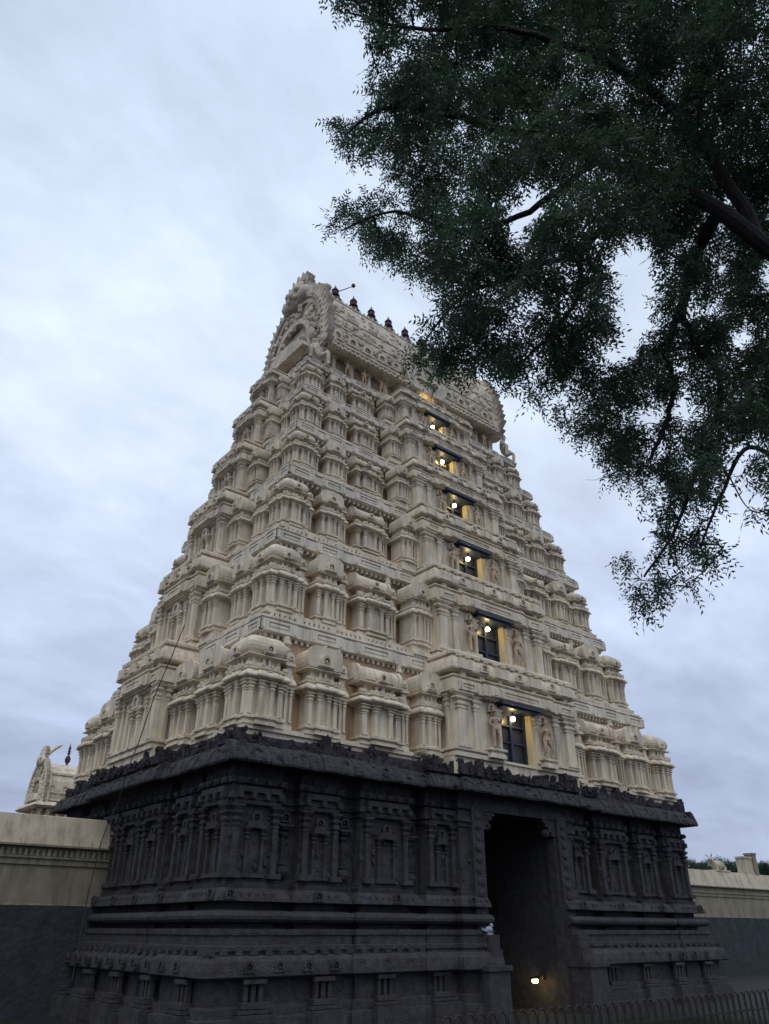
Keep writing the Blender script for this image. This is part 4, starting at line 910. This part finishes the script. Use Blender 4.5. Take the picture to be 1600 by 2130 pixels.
# ------------------------------------------------------------------ cable down the left face
pts = [on_x(384, 1300, -12.25), on_x(372, 1330, -12.3), on_x(320, 1452, -12.35), on_x(288, 1545, -12.4), on_x(266, 1600, -12.6), on_x(243, 1680, -12.5), on_y(228, 1703, 1.6), on_y(210, 1755, 1.5), on_y(185, 1850, 1.4), on_y(165, 1960, 1.2), on_y(150, 2040, 1.0)]
b = MB(); b.tube(pts, .018, 5); b.tube([pts[6] + Vector((.05, 0, 0)), on_y(229, 1765, 1.5), on_y(226, 1850, 1.5), on_y(200, 2050, 1.2)], .014, 5)
tag(obj('cable', b.mesh('cable', [M['cable']])), 'thin black cable drooping down the left face of the tower over the wall', 'cable')

# ------------------------------------------------------------------ ground
b = MB(); b.add([(-600, -600, 0), (600, -600, 0), (600, 900, 0), (-600, 900, 0)], [(0, 1, 2, 3)])
g = obj('ground', b.mesh('ground', [M['paving']])); g['kind'] = 'structure'

# ------------------------------------------------------------------ hooped iron fence
FY = CAM.y + 11.5
def fence():
    p0 = on_y(930, 2108, 0); 
    r = ray(1000, 2108); t = (-1.02) / r.z; P = CAM + r * t; y = P.y
    o = thing('hooped_fence', 'low rusty iron fence of rounded hoops in front of the tower', 'fence', (P.x, y, 0))
    hp = MB(); w = .088; pts = [(-w, 0, .05), (-w, 0, 1.32)] + [(-w * math.cos(R_(a)), 0, 1.32 + w * math.sin(R_(a)) * 1.2) for a in (30, 60, 90, 120, 150)] + [(w, 0, 1.32), (w, 0, .05)]
    hp.tube(pts, .014, 6); me = hp.mesh('hoop', [M['iron']])
    sp = .215; n0, n1 = -3, 58
    for i in range(n0, n1): obj('hoop', me, o, (i * sp, 0, 0))
    rl = MB()
    for z in (.12, 1.1): rl.box(n0 * sp - .1, n1 * sp, -.012, .012, z, z + .035)
    obj('rail', rl.mesh('rail', [M['iron']]), o)
    return P
FP = fence()
# grass behind the fence on the right
n = 9000
gx = FP.x + rng.uniform(3.5, 16, n); gy = FP.y + rng.uniform(.4, 7, n); hgt = rng.uniform(.15, .45, n); a = rng.uniform(0, 6.28, n); ln = rng.uniform(-.12, .12, (n, 2))
V = np.zeros((n, 3, 3)); V[:, 0] = np.c_[gx - .012 * np.cos(a), gy - .012 * np.sin(a), np.zeros(n)]; V[:, 1] = np.c_[gx + .012 * np.cos(a), gy + .012 * np.sin(a), np.zeros(n)]; V[:, 2] = np.c_[gx + ln[:, 0], gy + ln[:, 1], hgt]
def np_mesh(name, V, k, m):
    me = bpy.data.meshes.new(name); n = len(V); me.vertices.add(n * k); me.vertices.foreach_set('co', V.reshape(-1).astype(np.float32))
    me.loops.add(n * k); me.loops.foreach_set('vertex_index', np.arange(n * k, dtype=np.int32)); me.polygons.add(n); me.polygons.foreach_set('loop_start', np.arange(0, n * k, k, dtype=np.int32)); me.polygons.foreach_set('loop_total', np.full(n, k, dtype=np.int32))
    me.materials.append(m); me.update(); me.validate(); return me
gr = obj('grass', np_mesh('grass', V, 3, M['grass'])); gr['kind'] = 'stuff'; gr['label'] = 'short green grass growing behind the hooped fence'; gr['category'] = 'grass'

# ------------------------------------------------------------------ foliage
def leaf_cloud(centers, radii, n_spray, leaf_len, per=11, droop=.5, seed=1, keep=None, fill=.15):
    """sprays of paired leaflets scattered through balls; returns (n,4,3) quads"""
    r = np.random.default_rng(seed); C = np.asarray(centers); Rd = np.asarray(radii); w = Rd ** 2; w = w / w.sum()
    idx = r.choice(len(C), n_spray, p=w)
    d = r.normal(size=(n_spray, 3)); d /= np.linalg.norm(d, axis=1)[:, None]
    rad = Rd[idx] * (fill + (1 - fill) * r.random(n_spray) ** .55)
    P = C[idx] + d * rad[:, None] * np.array([1, 1, .8])
    if keep is not None: kx = keep(P); P = P[kx]; d = d[kx]
    n = len(P); ax = d * .8 + r.normal(size=(n, 3)) * .5; ax[:, 2] -= droop; ax /= np.linalg.norm(ax, axis=1)[:, None]
    up = r.normal(size=(n, 3)) * .5 + np.array([0, 0, 1.]); sd = np.cross(ax, up); sd /= np.linalg.norm(sd, axis=1)[:, None]; up = np.cross(sd, ax)
    Q = []
    L_ = leaf_len * r.uniform(.75, 1.25, n)
    for j in range(per):
        s = -1 if j % 2 else 1; t = (j // 2 + .5) / (per / 2)
        base = P + ax * (L_ * 3.6 * (t - .4))[:, None] - np.array([0, 0, 1.]) * (L_ * .9 * t * t)[:, None]
        dr = sd * s * .85 + ax * .55 + r.normal(size=(n, 3)) * .22; dr[:, 2] -= .28; dr /= np.linalg.norm(dr, axis=1)[:, None]
        wd = np.cross(dr, up + r.normal(size=(n, 3)) * .35); wd /= np.linalg.norm(wd, axis=1)[:, None]
        l = (L_ * r.uniform(.8, 1.15, n))[:, None]; hw = l * .16
        q = np.stack([base, base + dr * l * .45 + wd * hw, base + dr * l, base + dr * l * .4 - wd * hw], 1); Q.append(q)
    return np.concatenate(Q)

# overhanging neem: outline in photo pixels gives each clump's direction; depth 7.5 to 12 m
OUT = [(640, -60), (700, 10), (745, 55), (762, 105), (735, 150), (752, 195), (728, 232), (688, 252), (672, 285), (676, 325), (720, 335), (770, 335), (800, 372), (735, 402), (700, 432), (690, 498), (738, 518), (782, 560), (860, 588), (900, 622), (868, 660), (842, 700), (838, 748), (875, 790), (950, 795), (1010, 800), (1050, 842), (1095, 850), (1140, 838), (1172, 870), (1185, 930), (1225, 955), (1250, 1005), (1300, 1045), (1352, 1055), (1362, 1110), (1350, 1140), (1285, 1152), (1280, 1185), (1315, 1215), (1308, 1275), (1345, 1288), (1400, 1240), (1455, 1195), (1520, 1172), (1505, 1140), (1478, 1095), (1520, 1045), (1560, 1092), (1700, 1110), (1800, 600), (1800, -200), (640, -200)]
HOLES = [(1315, 520, 42, 34), (1318, 575, 48, 50), (1318, 640, 44, 60), (1302, 705, 28, 48), (1106, 398, 40, 28), (1082, 470, 34, 26), (1052, 420, 22, 12), (1400, 660, 12, 16), (1462, 640, 24, 20), (1412, 765, 26, 14), (1345, 865, 34, 22), (1415, 830, 30, 22), (1370, 935, 24, 14), (1368, 1000, 18, 10), (1340, 1180, 20, 12), (1400, 1170, 22, 12), (1530, 960, 30, 20), (1560, 1035, 40, 24), (1500, 1000, 22, 14), (1590, 920, 16, 14), (1520, 410, 26, 12), (1555, 95, 22, 12), (1600, 560, 24, 30), (855, 12, 20, 14), (838, 108, 22, 12), (912, 60, 12, 10), (800, 465, 22, 10), (875, 470, 20, 10), (960, 398, 22, 8), (1100, 640, 30, 12), (1040, 690, 26, 10), (1120, 740, 20, 12), (1190, 795, 14, 10), (960, 270, 20, 8), (1105, 160, 10, 8), (1250, 150, 8, 6), (1195, 560, 14, 10), (1540, 700, 20, 26), (1500, 560, 14, 10)]
def inside(x, y, P):
    c = False; j = len(P) - 1
    for i in range(len(P)):
        xi, yi = P[i]; xj, yj = P[j]
        if (yi > y) != (yj > y) and x < (xj - xi) * (y - yi) / (yj - yi) + xi: c = not c
        j = i
    return c
def proj(Pn):
    v = Pn - np.array(CAM); z = v @ np.array(CF); return 800 + FPX * (v @ np.array(CR)) / z, 1065 - FPX * (v @ np.array(CU)) / z
def dep(px, py):
    return 9.2 + 1.6 * math.sin(px * .006 + 1) * math.cos(py * .0052 + .6) - .0012 * (px - 1200)
def edge_dist(x, y):
    best = 1e9
    for i in range(len(OUT)):
        (x0, y0), (x1, y1) = OUT[i], OUT[(i + 1) % len(OUT)]; dx, dy = x1 - x0, y1 - y0; t = max(0, min(1, ((x - x0) * dx + (y - y0) * dy) / (dx * dx + dy * dy))); best = min(best, math.hypot(x - x0 - dx * t, y - y0 - dy * t))
    return best
random.seed(21); cents = []; rads = []
sx_ = 45
for gy_ in range(-140, 1320, sx_):
    for gx_ in range(640, 1760, sx_):
        x = gx_ + random.uniform(-18, 18); y = gy_ + random.uniform(-18, 18)
        if not inside(x, y, OUT): continue
        e_ = edge_dist(x, y)
        if e_ < 9: continue
        if any(((x - a) / (c + 12)) ** 2 + ((y - b_) / (d + 12)) ** 2 < 1 for a, b_, c, d in HOLES): continue
        layers = 1 if e_ < 40 else 2
        for q in range(layers):
            dd = dep(x, y) + random.uniform(-.8, .8) + q * 1.3; rr = min(50, max(27, e_ * .95)) * random.uniform(.75, 1.1)
            cents.append(tuple(at_depth(x + q * random.uniform(-15, 15), y + q * random.uniform(-15, 15), dd))); rads.append(rr * dd / FPX)
for x, y, rr in ((1312, 1165, 30), (1362, 1212, 42), (1335, 1262, 30), (1420, 1188, 38), (1472, 1162, 30), (1402, 1128, 44), (1502, 1152, 24), (1292, 1168, 24), (1440, 1222, 24), (1372, 1160, 30), (1330, 1225, 30), (1450, 1110, 36), (1390, 1080, 40), (700, 268, 26), (690, 470, 24), (700, 440, 24), (1560, 1060, 30)):
    dd = dep(x, y) + random.uniform(-.3, .3); cents.append(tuple(at_depth(x, y, dd))); rads.append(rr * dd / FPX)
HA = np.array(HOLES, float)
def keep(Pn):
    x, y = proj(Pn); k = np.ones(len(Pn), bool)
    for a, b_, c, d in HA: k &= (((x - a) / c) ** 2 + ((y - b_) / d) ** 2 > 1.0)
    return k
rads = [q_ * .88 for q_ in rads]
Q = leaf_cloud(cents, rads, 36000, .068, per=11, seed=4, keep=keep)
TR = thing('neem_tree', 'dark overhanging neem tree with feathery leaves filling the upper right', 'tree', tuple(Vector((CAM.x, CAM.y, 0)) + Vector((ray(2250, 1950).x, ray(2250, 1950).y, 0)).normalized() * 8.6))
TB = Vector(TR.location)
cr = obj('crown', np_mesh('crown', Q, 4, M['leaf']), TR); cr.matrix_parent_inverse = Matrix.Translation(-TB)
def P3(l): return [at_depth(x, y, d) for x, y, d in l]
def smooth_path(P, k=5):
    P = [Vector(p) for p in P]; o = []
    for i in range(len(P) - 1):
        p0, p1, p2, p3 = P[max(i - 1, 0)], P[i], P[i + 1], P[min(i + 2, len(P) - 1)]
        for j in range(k):
            t = j / k; o.append(.5 * ((2 * p1) + (p2 - p0) * t + (2 * p0 - 5 * p1 + 4 * p2 - p3) * t * t + (3 * p1 - p0 - 3 * p2 + p3) * t ** 3))
    return o + [P[-1]]
limbs = [
    ([TB, TB + Vector((-.1, 0, 2.6)), at_depth(1900, 900, 8.8), at_depth(1720, 610, 8.2), at_depth(1600, 520, 8.2), at_depth(1500, 440, 8.3), at_depth(1420, 395, 8.6), at_depth(1380, 375, 9.0)], .15, .07),
    (P3([(1380, 375, 9.3), (1240, 330, 9.5), (1080, 280, 9.7), (940, 240, 9.8), (800, 225, 9.9), (720, 280, 9.9)]), .10, .012),
    (P3([(1500, 440, 8.4), (1460, 500, 9.1), (1435, 570, 9.0), (1418, 640, 8.9), (1396, 690, 8.9), (1388, 740, 8.8), (1400, 800, 8.8), (1385, 880, 8.7), (1350, 960, 8.6)]), .085, .02),
    (P3([(1418, 640, 8.9), (1430, 680, 8.9), (1455, 730, 8.9), (1500, 790, 8.8), (1480, 900, 8.6), (1440, 1010, 8.4), (1400, 1110, 8.3), (1340, 1200, 8.2)]), .055, .012),
    (P3([(1600, 520, 8.3), (1420, 250, 9.3), (1250, 120, 9.5), (1050, 60, 9.7), (860, 60, 9.8), (740, 30, 9.8)]), .085, .012),
    (P3([(1380, 375, 9.3), (1300, 440, 9.3), (1210, 520, 9.4), (1210, 600, 9.3), (1160, 680, 9.2), (1080, 760, 9.2)]), .07, .012),
    (P3([(1240, 330, 9.5), (1100, 440, 9.5), (960, 480, 9.6), (820, 440, 9.7), (710, 480, 9.7)]), .06, .01),
    (P3([(1210, 520, 9.4), (1080, 570, 9.4), (960, 620, 9.4), (890, 700, 9.4)]), .05, .01),
    ([TB + Vector((-.1, 0, 2.6)), at_depth(1800, 1150, 8.5), at_depth(1660, 1000, 8.5), at_depth(1560, 930, 8.5), at_depth(1500, 1030, 8.4), at_depth(1460, 1130, 8.3)], .06, .010)]
allp = []
b = MB()
b2 = MB()
for i, (pp, r0, r1) in enumerate(limbs):
    s = smooth_path(pp, 6); n_ = len(s); rr = [r0 + (r1 - r0) * (j / (n_ - 1)) ** .8 for j in range(n_)]
    s = [p + Vector((random.uniform(-1, 1), random.uniform(-1, 1), random.uniform(-1, 1))) * min(.03, rr[j] * .4) for j, p in enumerate(s)] if i else s
    (b if i == 0 else b2).tube(s, rr, 9 if i < 5 else 6)
    if i: allp += s
    else: allp += s[18:]
AP = np.array([tuple(p) for p in allp]); random.seed(2)
CA = np.array(cents); d0 = np.array([((AP - c) ** 2).sum(1).min() for c in CA]); kids = {}
net = list(map(tuple, AP))
for i in np.argsort(d0):                   # each clump hangs from the nearest limb or from a clump already carried
    c = CA[i]; NA = np.array(net); dd = ((NA - c) ** 2).sum(1); k_ = int(np.argmin(dd)); a = Vector(NA[k_]); cv = Vector(c)
    ln = (a - cv).length; net.append(tuple(c))
    if ln < .05: continue
    j1 = Vector([random.uniform(-.16, .16) * ln for _ in range(3)]); j2 = Vector([random.uniform(-.14, .14) * ln for _ in range(3)])
    s = smooth_path([a, a + (cv - a) * .33 + j1, a + (cv - a) * .7 + j2, cv], 3); r0 = .016 if k_ < len(AP) else .010
    b2.tube(s, [r0 + (.0045 - r0) * q / (len(s) - 1) for q in range(len(s))], 4)
random.seed(8)
for px_, py_ in ((1262, 990), (1352, 1085), (1300, 1165), (900, 625)):      # bare twigs at the fringe
    p = at_depth(px_, py_, dep(px_, py_)); d = Vector((random.uniform(-.5, .1), random.uniform(-.2, .2), random.uniform(-.25, .1)))
    b2.tube([p - d * .4, p, p + d * .45, p + d * .8 + Vector((0, 0, .06))], [.006, .005, .003, .002], 4)
t1 = obj('trunk', b.mesh('trunk', [M['bark']]), TR); t1.matrix_parent_inverse = Matrix.Translation(-TB)
t2 = obj('branches', b2.mesh('branches', [M['bark']]), TR); t2.matrix_parent_inverse = Matrix.Translation(-TB)

# trees far behind the right wall
def far_tree(x, y, H, rad, label, seed):
    o = thing('far_tree', label, 'tree', (x, y, 0), 'trees beyond the right wall'); r = random.Random(seed)
    b = MB(); b.tube([(0, 0, 0), (.1, 0, H * .35), (0, .1, H * .75)], [.3, .22, .08], 7)
    for k in range(4):
        a = k * 1.6; b.tube([(0, 0, H * .4 + k * .3), (rad * .6 * math.cos(a), rad * .6 * math.sin(a), H * .72)], [.1, .03], 5)
    obj('trunk', b.mesh('trunk', [M['bark']]), o)
    cs = [(r.uniform(-rad, rad) * .7, r.uniform(-rad, rad) * .7, H * r.uniform(.55, .95)) for _ in range(16)]; rs = [rad * r.uniform(.25, .45) for _ in cs]
    obj('crown', np_mesh('crown', leaf_cloud(cs, rs, 3500, .30, per=5, seed=seed, fill=.3), 4, M['far']), o)
for i, (px_, ytop, Y, rad, lab) in enumerate([(1452, 1790, 38, 3.0, 'dark green tree right against the tower edge, beyond the wall'), (1490, 1782, 40, 3.4, 'dark green tree crown directly behind the bull statue'), (1530, 1790, 39, 2.8, 'low dark tree showing between bull statue and pier'), (1578, 1795, 40, 2.6, 'dark tree crown just right of the masonry pier'), (1625, 1815, 42, 3.0, 'tree crown at the far right edge beyond the wall')]):
    p = on_y(px_, ytop, Y); far_tree(p.x, Y, p.z, rad, lab, 30 + i)
# small weeds rooted on the stone eave
def weed(p, label, s, seed):
    o = thing('eave_weed', label, 'plant', tuple(p), 'weeds rooted on the stone eave'); r = random.Random(seed)
    b = MB()
    for k in range(5): b.tube([(0, 0, 0), (r.uniform(-.1, .1) * s, r.uniform(-.15, 0) * s, .12 * s), (r.uniform(-.2, .2) * s, r.uniform(-.3, 0) * s, r.uniform(.05, .3) * s)], [.008, .006, .003], 4)
    obj('stem', b.mesh('stem', [M['bark']]), o)
    obj('leaves', np_mesh('leaves', leaf_cloud([(0, -.12 * s, .12 * s), (.12 * s, -.1 * s, .05 * s), (-.12 * s, -.1 * s, .1 * s)], [.16 * s] * 3, 60, .07, per=5, seed=seed), 4, M['far']), o)
weed(on_y(872, 1578, -7.45), 'green weed hanging over the stone eave below the front left bays', 1.3, 1)
weed(on_y(1040, 1612, -7.7), 'tiny weed on the stone eave under the lowest window', .7, 2)
